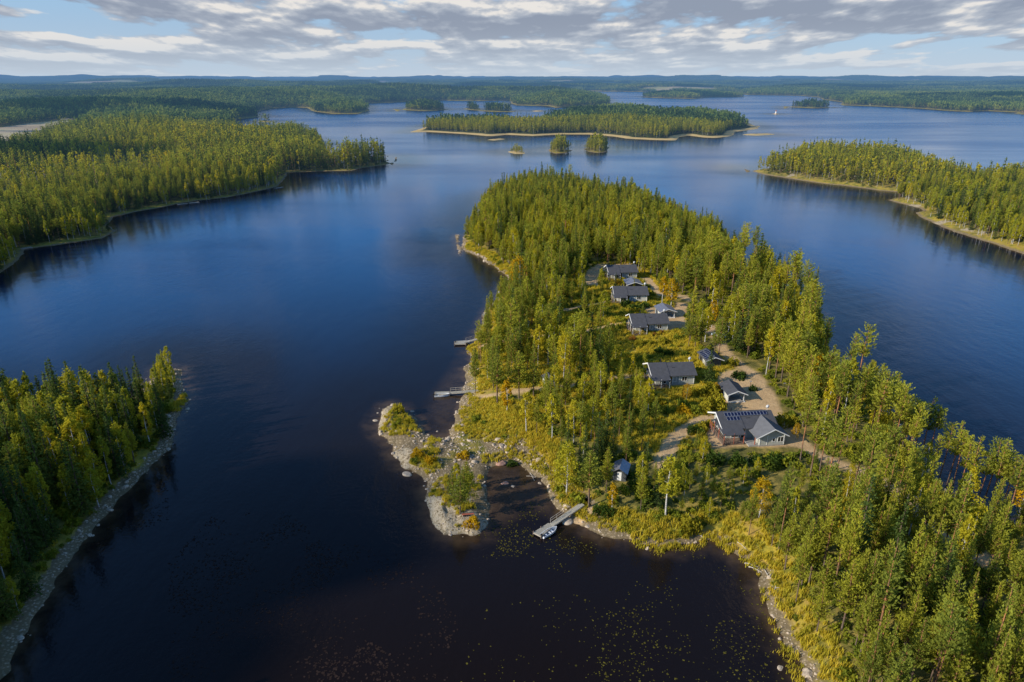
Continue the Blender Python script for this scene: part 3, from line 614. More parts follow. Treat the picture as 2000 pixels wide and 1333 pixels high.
# edge of the shore and of roads stay clear
clear = np.full(n, 99.)
nm_ = pen
for q in ROAD: clear[nm_] = np.minimum(clear[nm_], dist_line(xs[nm_], ys[nm_], wpts(q))-3.2)
for q, wd in PATHS: clear[nm_] = np.minimum(clear[nm_], dist_line(xs[nm_], ys[nm_], wpts(q))-wd*.6-.8)
for q in YARD: clear[nm_] = np.minimum(clear[nm_], -sdf(xs[nm_], ys[nm_], wpts(q))-1.)
HOUSEPX = [(1312,745,8.5),(1340,735,6),(1265,645,8),(1290,635,6),(1230,585,9),(1212,540,8.5),(1440,845,8),(1490,850,9),(1425,830,7),(1385,712,5.5),(1440,775,6.5),(1302,615,5),(1230,558,5),(1210,928,4),(1074,748,3.5),(1088,548,3),(1135,990,3.5),(1100,800,2),(1383,752,2.5),(1405,660,4)]
for a, b, rd in HOUSEPX: gx, gy = U(a, b, 3.5); clear[nm_] = np.minimum(clear[nm_], np.hypot(xs[nm_]-gx, ys[nm_]-gy)-rd)
# the slopes in front of the houses stay low so the walls show
for q in ([(1250,750),(1370,745),(1400,800),(1390,880),(1290,830),(1240,790)],[(1205,645),(1335,645),(1345,720),(1205,716)],[(1385,700),(1480,720),(1530,800),(1540,870),(1390,870),(1290,905),(1300,850),(1380,800)],[(1185,590),(1300,590),(1300,612),(1190,620)],[(1375,868),(1565,860),(1585,915),(1375,915)],[(1500,800),(1575,850),(1575,900),(1530,880)],[(1180,545),(1250,540),(1255,555),(1180,560)],[(1030,980),(1170,960),(1160,1030),(1040,1030)],[(1185,935),(1245,935),(1240,1010),(1190,1010)]):
    clear[nm_ & inpoly(xs, ys, wp(q, 3.5))] = -1
fm = np.zeros(n, bool)
for q in FIELD: fm |= inpoly(xs, ys, q)
low = pen & (inpoly(xs, ys, wp([(1290,880),(1600,880),(1600,1010),(1290,1010)], 3.5)) | inpoly(xs, ys, wp([(1190,690),(1350,690),(1350,770),(1190,770)], 3.5)) | inpoly(xs, ys, wp([(1175,540),(1300,545),(1345,590),(1345,650),(1320,680),(1175,655)], 3.5))); hs[low] = .42; wts[low & (wts[:, 1] > 0)] = [.6, 0, .15, .25]
acc = (rng.uniform(0, 1, n) < dens) & (clear > 0) & ~fm & ~((ii == NAMES.index('east_island')) & (ss < 3.2)) & ~((ii == NAMES.index('middle_island')) & (ss < 14))
spit_t = pen & (xs < 20) & (ys < 165) & (ys > 96) & (xs < (U(905, 790)[0]+(160-ys)*.55)); acc &= ~spit_t
acc &= ~(pen & (ss < 3.4) & (D_ < 330) & (rng.uniform(0, 1, n) < .8))
xs, ys, ss, ii, wts, hs, D_ = xs[acc], ys[acc], ss[acc], ii[acc], wts[acc], hs[acc], D_[acc]; n = len(xs)
cw = np.cumsum(wts/wts.sum(1, keepdims=True), 1); u = rng.uniform(0, 1, n)[:, None]; kd = np.minimum((u > cw).sum(1), 3)
KN = ['pine', 'tall_pine', 'spruce', 'birch']
edge = (ss < 9) & (rng.uniform(0, 1, n) < .2) & (ii > 1); kd[edge] = 3
size = hs*rng.normal(1, .16, n).clip(.55, 1.35)*np.where(np.isin(ii, [NAMES.index(q) for q in ('round_islet','tall_islet','low_islet')]), np.clip(.45+ss/9, .5, 1.05), 1.)*np.where(ii == NAMES.index('low_islet'), .55, 1.)*np.where(ss < 7, .85, 1.)*np.where((ii == 1) & (ys > 140), np.clip(.5+ss/30, .5, .9), 1.)
zs = height(xs, ys, ss, ii)
T = dict(x=xs, y=ys, z=zs, k=kd, s=size, v=rng.integers(0, 60, n), r=rng.uniform(0, 6.283, n), i=ii, sh=ss, w=rng.normal(.92, .14, n).clip(.65, 1.3))
# trees one can point at in the photo: (kind, foot x, foot y, height, leaf material, label)
SPECIAL = [
 ('birch',1013,573,13.5,'gold','tall bright golden birch at the bend of the shore below the upper forest',1),
 ('birch',1119,690,11,None,'broad lime green birch standing alone on the slope left of the third house',1),
 ('birch',1090,668,11,None,'yellow green birch just left of the broad lime green one on the slope',0),
 ('birch',1178,622,9.5,None,'yellow green birch with clear white trunk left of the second house',0),
 ('birch',1293,594,9,'gold','yellow birch with bare white stem right of the second house shadow',2),
 ('birch',1310,600,10.5,'gold','taller yellow birch beside the drive behind the small seam roofed carport',0),
 ('birch',1332,530,9.5,'gold','slim golden birch rising from the green forest above the houses',3),
 ('birch',1377,668,10,None,'pale birch on the verge where the gravel road passes the solar garage',2),
 ('birch',1390,640,9,'gold','yellow birch by the pale car on the gravel road',0),
 ('birch',1589,778,11.5,'gold','narrow golden birch with white stem in the pines right of the road bend',3),
 ('birch',1482,1012,8,'gold','small round yellow birch in the hollow above the muddy bay',1),
 ('birch',1106,965,10.5,None,'spreading yellow green birch over the shore of the rocky pond',1),
 ('birch',990,806,8.5,'gold','slender ochre birch on the yellow meadow above the long jetty',3),
 ('birch',1028,845,9,None,'green birch with thin leaning stem on the meadow edge',2),
 ('birch',1195,998,6,'gold','small yellow birch on the bank right of the jetty boardwalk',3),
 ('birch',1340,782,4.2,'orange','small orange tree glowing in front of the fourth house',1),
 ('birch',1300,1010,11.5,None,'tall thin birch on the shore right of the little hut',2),
 ('birch',1553,858,3.6,'orange','orange rowan at the dark gable of the big solar roofed house',1),
 ('birch',1640,1040,5,'gold','small yellow birch in the clearing among tall pines',3),
 ('birch',1990,1010,12,'gold','yellow birch at the right edge of the shore pines',1),
 ('spruce',1383,749,9.8,None,'dark spruce standing alone between the fourth house and the solar garage',0),
 ('pine',1212,752,7.6,None,'bushy blue green pine beside the gravel path left of the fourth house',3),
 ('pine',899,1004,8.6,None,'dense round pine growing on the bedrock islet',3),('pine',906,985,8.0,None,'rounded pine touching the dense round one on the islet',0),('pine',885,978,7.0,None,'bushy pine left behind the dense round one on the islet',1),('birch',918,985,6.5,None,'leafy yellow green birch right behind the islet pines',1),('birch',893,952,5.5,None,'low green birch at the back of the islet tree clump',3),
 ('pine',912,962,7.4,None,'smaller pine on the middle of the rocky spit',0),
 ('pine',1150,990,11.5,None,'pine standing at the landward end of the boardwalk',2),
 ('tall_pine',1160,880,9,None,'dark pine on the shrubby slope between beach and big house',1),
]
SPECIAL += [('tall_pine', a, b, h, None, 'tall straight pine with orange trunk in the thin row before the right hand water', k) for k, (a, b, h) in enumerate([(1612, 820, 13), (1634, 817, 14), (1652, 828, 13), (1672, 840, 15), (1697, 864, 16), (1738, 862, 15), (1751, 890, 14), (1760, 902, 13), (1768, 901, 15), (1779, 906, 14), (1797, 899, 15), (1812, 905, 14), (1833, 940, 13), (1848, 952, 15), (1858, 962, 14), (1868, 978, 13), (1882, 985, 15), (1905, 993, 13), (1917, 994, 15), (1930, 1003, 16), (1938, 1000, 14), (1953, 1010, 13), (1965, 1022, 15), (1985, 1030, 14), (1562, 905, 15), (1581, 935, 16), (1600, 925, 14), (1632, 930, 15), (1667, 955, 14), (1690, 960, 15), (1706, 985, 13)])]
TREES_IN_LABEL = {}
def tree_obj(kn, v, x, y, z, s, rz, label, group, lmat=None, wd_=1.):
    base = {'tall_pine': 'pine'}.get(kn, kn); a, b_ = IND[(kn, v)]
    e = empty(base+'_tree', (x, y, z), rz, label, base+' tree', group); e.scale = (s, s, s)
    e.scale = (s*wd_, s*wd_, s); t = link('trunk', a, e)
    if lmat:
        key = b_.name+lmat
        if key not in bpy.data.meshes: q = b_.copy(); q.name = key; q.materials[0] = M[lmat]
        b_ = bpy.data.meshes[key]
    link('crown', b_, e); return e
HT = {'pine': 13., 'tall_pine': 16., 'spruce': 15., 'birch': 12.}
spx = []
for kn, px, py, h, lm, lab, v in SPECIAL:
    if not h: continue
    x, y, z = G(px, py); spx.append((x, y)); tree_obj(kn, v % NV[kn], x, y, z, h/HT[kn], random.uniform(0, 6), lab, 'tall pines in the row at the right shore' if 'thin row' in lab else None, lm, 1.0 if kn == 'tall_pine' else 1.3 if h > 5 else 1.5)
spx = np.array(spx); T['w'] = T['w']*np.where((T['i'] == 0) & (T['y'] < 125), .84, 1.); dd = np.min(np.hypot(T['x'][:, None]-spx[None, :, 0], T['y'][:, None]-spx[None, :, 1]), 1); kp = dd > 2.4
T = {a: b[kp] for a, b in T.items()}
# the ones that show largest become objects of their own, the rest one mass per kind
px, py = PX(T['x'], T['y'], T['z']); tx, ty = PX(T['x'], T['y'], T['z']+12*T['s']); D3 = np.hypot(T['x'], T['y'])
inview = (px > -10) & (px < 2010) & (ty < 1320) & (py > 0) & (D3 < 420)
base_k = np.array([0, 0, 1, 2])[T['k']]
ZONES = [('spruce_shore', lambda x, y, p, q, i: i == 1),
 ('corner', lambda x, y, p, q, i: (i == 0) & (q > 1010) & (p > 1490)),
 ('point', lambda x, y, p, q, i: (i == 0) & (p > 1540) & (q > 860)),
 ('roadside', lambda x, y, p, q, i: (i == 0) & (p > 1340) & (q > 600)),
 ('hollow', lambda x, y, p, q, i: (i == 0) & (q > 870) & (p > 1030)),
 ('slope', lambda x, y, p, q, i: (i == 0) & (q > 700)),
 ('jetties', lambda x, y, p, q, i: (i == 0) & (q > 540) & (p < 1130)),
 ('houses', lambda x, y, p, q, i: (i == 0) & (q > 540)),
 ('upper', lambda x, y, p, q, i: (i == 0)),
 ('other', lambda x, y, p, q, i: i >= 0)]
ZT = {'spruce_shore': 'on the shaded wooded shore at lower left', 'corner': 'in the dense young forest of the lower right corner', 'point': 'in the open stand by the right shore',
 'roadside': 'in the wood beyond the curving gravel road', 'hollow': 'between the hut and the muddy bay', 'slope': 'on the shrubby slope below the fourth house', 'jetties': 'above the three jetties on the grassy bank',
 'houses': 'among the row of dark roofed houses', 'upper': 'in the closed forest beyond the uppermost house', 'other': 'on a shore across the water'}
ZW = {'pine': {'corner': 'full crowned green pine', 'point': 'tall pine with orange trunk and high crown', 'upper': 'close set green pine'}, 'spruce': {'spruce_shore': 'dark pointed spruce'}, 'birch': {'spruce_shore': 'yellow green birch in half shade'}}
indiv = np.zeros(len(T['x']), bool)
for b, nm in enumerate(('pine', 'spruce', 'birch')):
    c_ = np.where(inview & (base_k == b))[0]; c_ = c_[np.argsort(D3[c_]/T['s'][c_])][:(242, 285, 268)[b]]; indiv[c_] = True
    for j in c_:
        kn = KN[T['k'][j]]
        z_ = next(q for q, f in ZONES if f(T['x'][j], T['y'][j], px[j], py[j], T['i'][j]))
        word = ZW.get(nm, {}).get(z_, {'pine': 'green pine', 'spruce': 'dark green spruce', 'birch': 'yellowing birch'}[nm])
        tree_obj(kn, int(T['v'][j]) % NV[kn], T['x'][j], T['y'][j], T['z'][j]-.1, float(T['s'][j]), float(T['r'][j]), word+' '+ZT[z_], {'pine': 'pines ', 'spruce': 'spruces ', 'birch': 'birches '}[nm]+ZT[z_], wd_=float(T['w'][j]))
for b, nm in enumerate(('pine', 'spruce', 'birch')):
    sel = (~indiv) & (base_k == b); protos = []; table = {}
    for lod in (0, 1):
        for kn in KN:
            if np.array([0, 0, 1, 2])[KN.index(kn)] == b:
                for v in range(NV[kn]): table[(lod, kn, v)] = len(protos); protos.append(STF[lod][(kn, v)])
    idx = [table[(0 if D3[j] < 560 else 1, KN[T['k'][j]], int(T['v'][j]) % NV[KN[T['k'][j]]])] for j in np.where(sel)[0]]
    scatter_object(nm+'_forest', None, np.stack([T['x'][sel], T['y'][sel], T['z'][sel]-.1], 1), T['r'][sel], np.stack([T['s'][sel]*T['w'][sel], T['s'][sel]*T['w'][sel], T['s'][sel]], 1), idx, protos, 'mass of %s trees in the woods along the shores' % nm)
# farther woods: little groups of trees, then wider ones
def group_mesh(name, seed, wid_, nt_, bw, siz):
    r = rr_(seed); Vs = []; Ts = []; Ss = []; Mi = []; o_ = 0
    for _ in range(nt_):
        x, y = r.uniform(-wid_/2, wid_/2, 2); kind = r.choice(3, p=bw); h = r.uniform(10, 17)*(.85 if kind == 2 else 1.)
        n_ = 16; t = r.uniform(0, 1, n_)**.8; az = r.uniform(0, 6.283, n_)
        R_ = {0: 2.2*(1-t)**.6, 1: 2.1*(1-t)**.9, 2: 2.3*np.sin(np.pi*(.15+.8*t))}[kind]+.3; b0 = {0: .35, 1: .08, 2: .25}[kind]
        C = np.stack([x+R_*np.cos(az), y+R_*np.sin(az), h*(b0+(1-b0)*t)], 1)
        D = np.stack([np.cos(az)*.6, np.sin(az)*.6, np.full(n_, .8)], 1)
        V, T_, S = leaves(C, D, siz, .5+.5*t, r, 1, .45, .35); top, tT, tS = leaves(np.array([[x, y, h-.6]]), np.array([[0, 0, 1.]]), 2.2, np.array([1.]), r, 2, .4, .1)
        tvv = np.array([(x-.2, y, 0), (x+.2, y, 0), (x, y, h*.8)])
        for q, tt_, s_, mi in ((V, T_, S, kind+1), (top, tT, tS, kind+1), (tvv, np.array([[0, 1, 2]]), np.ones(3), 0)):
            Vs.append(q); Ts.append(tt_+o_); Ss.append(s_); Mi.append(np.full(len(tt_), mi)); o_ += len(q)
    return npmesh(name, np.vstack(Vs), np.vstack(Ts), [M['pine_bark'], M['far_pine'], M['far_spruce'], M['far_birch']], np.concatenate(Mi), attrs={'shade': np.concatenate(Ss)})
MIX = [(.62, .28, .10), (.45, .15, .40), (.35, .62, .03)]
small = [hidden('shape_grove', group_mesh('grove', 900+k, 17, 11, MIX[k % 3], 2.1)) for k in range(6)]
large = [hidden('shape_wood', group_mesh('wood', 950+k, 84, 190, MIX[k % 3], 2.8)) for k in range(6)]
def far_points(r0, r1, step_, smin):
    out = []; xs, ys = np.meshgrid(np.arange(-r1*.8, r1*.8, step_), np.arange(r0*.55, r1, step_)); xs = xs.ravel(); ys = ys.ravel()
    xs = xs+rng.uniform(-.35, .35, xs.shape)*step_; ys = ys+rng.uniform(-.35, .35, ys.shape)*step_; d = np.hypot(xs, ys)
    k_ = (d >= r0) & (d < r1) & (np.abs(xs) < .82*ys); xs, ys = xs[k_], ys[k_]; s, i = land(xs, ys)
    k_ = (s > smin) & ~np.isin(i, [NAMES.index(q) for q in TREELESS]) & ~((i == NAMES.index('middle_island')) & (s < 20)); xs, ys, s, i = xs[k_], ys[k_], s[k_], i[k_]
    for q in FIELD: k_ = ~(sdf(xs, ys, q) > -step_*.45); xs, ys, s, i = xs[k_], ys[k_], s[k_], i[k_]
    k_ = (fbm(xs, ys, 520., 3, 88) < .665) | (np.hypot(xs, ys) < 1600) | (s < 60); xs, ys, s, i = xs[k_], ys[k_], s[k_], i[k_]
    bb = fbm(xs, ys, 420., 4, 33); kk = np.where(bb > .54, 1, np.where(bb < .475, 2, 0))+3*rng.integers(0, 2, len(xs))
    return xs, ys, height(xs, ys, s, i), kk
x1, y1, z1, k1 = far_points(1150, 4200, 15.5, 9)
scatter_object('distant_forest', None, np.stack([x1, y1, z1-.5], 1), rng.uniform(0, 6.28, len(x1)), rng.uniform(.8, 1.2, len(x1)), k1, small, 'mixed forest covering the islands and shores across the lake')
x1, y1, z1, k1 = far_points(4200, 12500, 76, 30)
scatter_object('horizon_forest', None, np.stack([x1, y1, z1-1.5], 1), rng.uniform(0, 6.28, len(x1)), rng.uniform(.9, 1.15, len(x1)), k1, large, 'hazy blue green forest towards the horizon')
# ------------------------------------------------------------------ buildings
def cladding(name, c, rough=.75):
    m, nt, N, L = newmat(name); tc = N('ShaderNodeTexCoord').outputs['Object']; mp = N('ShaderNodeMapping'); mp.inputs['Scale'].default_value = (3.2, 3.2, .15); L(tc, mp.inputs[0])
    n = noise(nt, mp.outputs[0], 2.2, 3); wv = N('ShaderNodeTexWave'); wv.bands_direction = 'DIAGONAL'; wv.inputs['Scale'].default_value = 2.6; mp2 = N('ShaderNodeMapping'); mp2.inputs['Scale'].default_value = (1, 1, 0); L(tc, mp2.inputs[0]); L(mp2.outputs[0], wv.inputs['Vector'])
    k = math_(nt, 'ADD', math_(nt, 'MULTIPLY', wv.outputs['Fac'], .35), math_(nt, 'MULTIPLY', n, .65))
    b = N('ShaderNodeBsdfPrincipled'); L(ramp(nt, k, [(.2, tuple(x*.72 for x in c)), (.7, tuple(min(1, x*1.12) for x in c))]), b.inputs['Base Color']); b.inputs['Roughness'].default_value = rough; b.inputs['Specular IOR Level'].default_value = .2
    finish(nt, b.outputs[0], False); return m
M['wall'] = cladding('grey_cladding', (.46,.47,.42)); M['wall_pale'] = cladding('pale_cladding', (.62,.61,.54)); M['wall_blue'] = cladding('blue_grey_cladding', (.30,.34,.36)); M['wall_dark'] = cladding('dark_cladding', (.09,.095,.10))
M['roof'] = simple('roof_felt', (.085,.085,.092), .85, .16, 1.2, spec=.25); M['roof2'] = simple('roof_felt_light', (.16,.16,.165), .8, .12, 1.2, spec=.25)
M['seam'] = simple('seam_metal', (.30,.30,.34), .38, .1, 1., .5); M['white'] = simple('white_paint', (.80,.79,.76), .6, .05); M['glass'] = simple('window_glass', (.02,.025,.03), .08, .2, 1., spec=.9)
M['conc'] = simple('concrete', (.36,.34,.31), .9, .15); M['deckwood'] = simple('weathered_wood', (.38,.35,.28), .85, .38, 7.); M['brownwood'] = simple('brown_stained_wood', (.22,.16,.12), .7, .25, 4.)
M['redwood'] = simple('red_painted_wood', (.42,.12,.07), .7, .2, 4.); M['metal'] = simple('dark_metal', (.05,.05,.055), .45, .1, 2., .7); M['solar'] = simple('solar_cells', (.012,.016,.05), .18, .25, 1.5, spec=.6); M['alu'] = simple('aluminium', (.62,.63,.65), .35, .1, 2., .7)
M['hull_white'] = simple('white_hull', (.78,.79,.80), .35, .06, 2.); M['hull_grey'] = simple('grey_boat_inside', (.36,.40,.45), .5, .15, 3.); M['blackp'] = simple('black_plastic', (.02,.02,.022), .4, .1)
M['stone'] = simple('boulder_granite', (.54,.43,.31), .9, .5, 2.2, bump=.6); M['stone_red'] = simple('reddish_granite', (.42,.24,.17), .9, .3, 2., bump=.5); M['sand'] = simple('orange_sand', (.50,.22,.06), .95, .15, 3.)
M['carpaint'] = simple('pale_blue_car_paint', (.45,.55,.62), .3, .05); M['rubber'] = simple('tyre_rubber', (.02,.02,.02), .9, .1); M['wood_pale'] = simple('bleached_driftwood', (.52,.46,.38), .9, .25, 3.)
def window(parent, x, y, z, w_, h_, side='front', n=2, t=.06):
    """opening on a wall: white frame, dark pane, mullions; side: front(-y) / left(-x) / right(+x)"""
    f = MB(); p = MB(); e = .09
    def bx(mb, a0, a1, z0, z1, d0, d1):
        if side == 'front': mb.box(a0, a1, y-d1, y-d0, z0, z1)
        elif side == 'left': mb.box(x-d1, x-d0, a0, a1, z0, z1)
        else: mb.box(x+d0, x+d1, a0, a1, z0, z1)
    a = x if side == 'front' else y
    bx(f, a-w_/2-e, a-w_/2, z-e, z+h_+e, 0, t); bx(f, a+w_/2, a+w_/2+e, z-e, z+h_+e, 0, t); bx(f, a-w_/2, a+w_/2, z+h_, z+h_+e, 0, t); bx(f, a-w_/2, a+w_/2, z-e, z, 0, t)
    for k in range(1, n): q = a-w_/2+w_*k/n; bx(f, q-.04, q+.04, z, z+h_, .012, t-.005)
    bx(p, a-w_/2, a+w_/2, z, z+h_, -.02, .01)
    pn = p.build('window', M['glass'], parent); f.build('frame', M['white'], pn); return pn
def gable_body(x0, x1, y0, y1, hw, hr, mat, parent, axis='x', base=-1.2, name='wall'):
    m_ = MB()
    if axis == 'x':
        ym = (y0+y1)/2; v = [(x, y, z) for x in (x0, x1) for y, z in ((y0, base), (y1, base), (y1, hw), (ym, hr), (y0, hw))]
    else:
        xm = (x0+x1)/2; v = [(x, y, z) for y in (y0, y1) for x, z in ((x1, base), (x0, base), (x0, hw), (xm, hr), (x1, hw))]
    m_.add(v, [(0, 1, 2, 3, 4)[::-1], (5, 6, 7, 8, 9)]+[(k, (k+1) % 5, 5+(k+1) % 5, 5+k) for k in range(5)])
    return m_.build(name, mat, parent)
def dish(parent, x, y, z):
    m_ = MB(); m_.bar((x, y, z), (x, y, z+.9), .04, n=6); n = 12
    v = [(x, y-.25, z+.95)]+[(x+.42*math.cos(2*math.pi*k/n), y-.1+.05, z+.95+.42*math.sin(2*math.pi*k/n)) for k in range(n)]
    m_.add(v, [(0, 1+(k+1) % n, 1+k) for k in range(n)]+[tuple(range(1, n+1))]); m_.build('satellite_dish', M['white'], parent)
def cottage(O, ang, label, L=10.2, D=7., hw=2.7, hr=4.35, wing=False, porch=True, wmat='wall', step_at=-1.6, red=False):
    e = empty('cottage', (O[0], O[1], O[2]+.25), ang, label, 'cottage', 'cottages with dark roofs along the gravel road')
    x0, x1 = -L/2, L/2; ym = D/2; sl_ = (hr-hw)/ym; oh = .65
    gable_body(x0, x1, 0, D, hw-.05, hr-.05, M[wmat], e)
    MB().box(x0-.04, x1+.04, -.04, D+.04, -1.4, .12).build('foundation', M['conc'], e)
    r = MB(); th = .2; lo = -1.35
    for a, b, up in ((x0+lo, step_at, .10), (step_at, x1+.55, .0)):
        r.slab([(a, -oh, hw-sl_*oh+th+up), (b, -oh, hw-sl_*oh+th+up), (b, ym, hr+th+up), (a, ym, hr+th+up)], th)
        r.slab([(a, ym, hr+th+up), (b, ym, hr+th+up), (b, D+oh, hw-sl_*oh+th+up), (a, D+oh, hw-sl_*oh+th+up)], th)
    ro = r.build('roof', M['roof'], e)
    c = MB()
    for k in range(1, 4): c.box(step_at+.9+k*.28, step_at+1.08+k*.28, ym-1.7, ym-1.62, hr-sl_*1.7+th+.02, hr-sl_*1.7+th+.1)
    c.build('roof_ladder', M['metal'], ro)
    c = MB(); c.bar((x0+2.2, ym+.5, hr-.3), (x0+2.2, ym+.5, hr+.95), .16, n=8); c.bar((x0+4.6, ym+.6, hr-.3), (x0+4.6, ym+.6, hr+.6), .08, n=8); c.build('chimney', M['metal'], ro)
    f = MB()
    for x in (x0+lo-.03,):
        for s_ in (0, 1):
            a, b = ((-oh, hw-sl_*oh), (ym, hr)) if s_ == 0 else ((ym, hr), (D+oh, hw-sl_*oh))
            f.add([(x-.04, a[0], a[1]+.02), (x-.04, b[0], b[1]+.02), (x-.04, b[0], b[1]+.36), (x-.04, a[0], a[1]+.36), (x+.02, a[0], a[1]+.02), (x+.02, b[0], b[1]+.02), (x+.02, b[0], b[1]+.36), (x+.02, a[0], a[1]+.36)],
                  [(0, 3, 2, 1), (4, 5, 6, 7), (0, 1, 5, 4), (3, 7, 6, 2), (0, 4, 7, 3), (1, 2, 6, 5)])
    f.build('fascia', M['white'], e)
    # left gable: tall glazed end
    for y, z, w_, h_, n in ((1.6, .4, 1.5, 1.9, 2), (3.6, .4, 1.6, 2.6, 2), (5.5, .4, 1.3, 1.8, 2)): window(e, x0, y, z, w_, h_, 'left', n)
    fx = [(x0+4.9, .75, .75, 1.25, 1), (x0+7.4, .85, 1.25, 1.1, 2)] if not wing else []
    for x, z, w_, h_, n in fx: window(e, x, 0, z, w_, h_, 'front', n)
    if not wing: window(e, x0+7.4, 0, 2.12, 1.0, .28, 'front', 2)
    window(e, x0+1.9, 0, .3, 1.5, 2.1, 'front', 2)
    dr = MB().box(x0+3.3, x0+4.15, -.05, .03, .15, 2.2).build('door', M['glass'], e); MB().box(x0+3.18, x0+3.3, -.07, .02, .15, 2.32).box(x0+4.15, x0+4.27, -.07, .02, .15, 2.32).box(x0+3.3, x0+4.15, -.07, .02, 2.2, 2.32).build('frame', M['white'], dr)
    pn = MB().box(x0+2.9, x0+6.0, -.03, .0, .12, 2.5).build('wall_panel', M['wall_blue'], e); MB().box(x0+6.0, x0+6.12, -.08, .0, .1, 2.6).build('corner_board', M['white'], e); MB().box(x1-.12, x1+.02, -.08, .02, .1, 2.55).build('corner_board', M['white'], e)
    if porch:
        px0, px1, py0, py1 = x0-1.75, x0+3.1, -2.7, 1.2
        MB().slab([(px0, py0, 2.35), (px1, py0, 2.35), (px1, -.02, 2.86), (px0, -.02, 2.86)], .16).slab([(px0, 0, 2.86), (x0-.05, 0, 2.86), (x0-.05, 3.4, 3.15), (px0, 3.4, 3.15)], .16).build('porch_roof', M['roof'], e)
        d = MB()
        for k in range(28): d.box(px0+.1+k*(px1-px0-.2)/28, px0+.1+(k+.88)*(px1-px0-.2)/28, py0+.2, -.05, .02, .1)
        for k in range(9): d.box(px0+.1+k*.185, px0+.1+(k+.85)*.185, .0, 5.2, .02, .1)
        d.box(px0+.1, px1-.1, py0+.25, py0+.35, -1.3, .02).box(px0+.1, px0+.2, py0+.3, 5.1, -1.3, .02); d.build('terrace', M['brownwood'], e)
        for x, y in ((px0+.25, py0+.25), (px1-.25, py0+.25), ((px0+px1)/2, py0+.25), (px0+.25, .4), (px0+.25, 3.1)):
            MB().box(x-.07, x+.07, y-.07, y+.07, .1, 2.5+(.3 if y > 0 else 0)).build('post', M['redwood'] if red else M['white'], e)
        rl = MB()
        def rail(a, b):
            a = Vector(a); b = Vector(b)
            for z in (.25, .5, .75, 1.): rl.bar(a+Vector((0, 0, z)), b+Vector((0, 0, z)), .035)
            nn_ = int((b-a).length/1.1)+1
            for k in range(nn_+1): q = a.lerp(b, k/nn_); rl.bar(q, q+Vector((0, 0, 1.05)), .04)
        rail((px0+.2, py0+.2, .05), (px1-1.9, py0+.2, .05)); rail((px0+.2, py0+.2, .05), (px0+.2, 5.1, .05)); rl.build('railing', M['brownwood'], e)
        if red:
            for y in (4.2, 5.1): MB().box(px0+.1, px0+.3, y-.08, y+.08, .1, 1.9).build('post', M['redwood'], e)
    dish(e, x1-.2, ym+.4, hr)
    if wing:
        wx0, wx1, wy0 = x0+5.8, x1+.55, -3.6; xm = (wx0+wx1)/2; h2 = 3.95; ws_ = (h2-2.55)/((wx1-wx0)/2)
        gable_body(wx0, wx1, wy0, 2.4, 2.5, h2-.05, M['wall'], e, 'y', name='wing_wall')
        MB().box(wx0-.04, wx1+.04, wy0-.04, -.05, -1.4, .12).build('foundation', M['conc'], e)
        b = 3.3; r = MB(); o2 = .6; zl = 2.55-ws_*o2+.2
        r.slab([(wx0-o2-.5, wy0-.8, zl-ws_*.5), (xm, wy0-.8, h2+.2), (xm, b-.3, h2+.2), (wx0-o2-.5, -.5, zl-ws_*.5)], .18)
        r.slab([(xm, wy0-.8, h2+.2), (wx1+o2, wy0-.8, zl), (wx1+o2, .2, zl), (xm, b-.3, h2+.2)], .18)
        r.build('wing_roof', M['roof2'], e)
        f = MB()
        for (xa, za), (xb, zb) in (((wx0-o2-.5, zl-ws_*.5), (xm, h2+.2)), ((xm, h2+.2), (wx1+o2, zl))):
            y = wy0-.8
            f.add([(xa, y-.06, za-.2), (xb, y-.06, zb-.2), (xb, y-.06, zb+.03), (xa, y-.06, za+.03), (xa, y, za-.2), (xb, y, zb-.2), (xb, y, zb+.03), (xa, y, za+.03)], [(0, 1, 2, 3), (7, 6, 5, 4), (3, 2, 6, 7), (1, 0, 4, 5)])
        f.build('fascia', M['white'], e)
        window(e, wx0+3.1, wy0, .85, .55, .75, 'front', 1); window(e, wx0+4.6, wy0, .75, 1.2, 1.1, 'front', 2)
        [MB().box(a_, a_+.12, wy0-.05, wy0+.02-.02*(k_ == 1), .1, z_).build('corner_board', M['white'], e) for k_, (a_, z_) in enumerate(((wx0, 2.5), (wx0+1.6, 2.7), (wx1-.12, 2.5)))]
        window(e, wx0, -2., .8, .9, 1.2, 'left', 2); MB().box(wx0-2.2, wx0-.05, wy0+.1, wy0+2.8, -.8, .08).build('porch_step', M['conc'], e)
        MB().box(wx0-.9, wx0-.75, wy0+.3, wy0+.45, .05, 2.3).build('post', M['redwood'], e)
        # panels on the front slope just under the ridge
        def panel(x, t0):
            pw, pl = .68, 1.02; y1_ = ym-.25-t0; y0_ = y1_-pl*.9; z1_ = hr+th+.16-sl_*(ym-y1_); z0_ = hr+th+.16-sl_*(ym-y0_)
            p = MB().slab([(x, y0_, z0_), (x+pw, y0_, z0_), (x+pw, y1_, z1_), (x, y1_, z1_)], .05).build('solar_panel', M['solar'], e)
            g = MB()
            for a, b2 in (((x, y0_, z0_), (x+pw, y0_, z0_)), ((x, y1_, z1_), (x+pw, y1_, z1_)), ((x, y0_, z0_), (x, y1_, z1_)), ((x+pw, y0_, z0_), (x+pw, y1_, z1_))): g.bar(Vector(a)+Vector((0, 0, .02)), Vector(b2)+Vector((0, 0, .02)), .03)
            g.build('frame', M['alu'], p)
        for k in range(13): panel(x0+.35+k*.735, 0.)
        for k in range(4): panel(x0+.55+k*.735, 1.05)
    return e
def line_ang(a, b, z): p, q = U(a[0], a[1], z), U(b[0], b[1], z); return math.atan2(q[1]-p[1], q[0]-p[0])
def front_mid(px_r, ang, L):       # px of the right foot of the front wall
    x, y, z = G(*px_r); return (x-math.cos(ang)*L/2, y-math.sin(ang)*L/2, z)
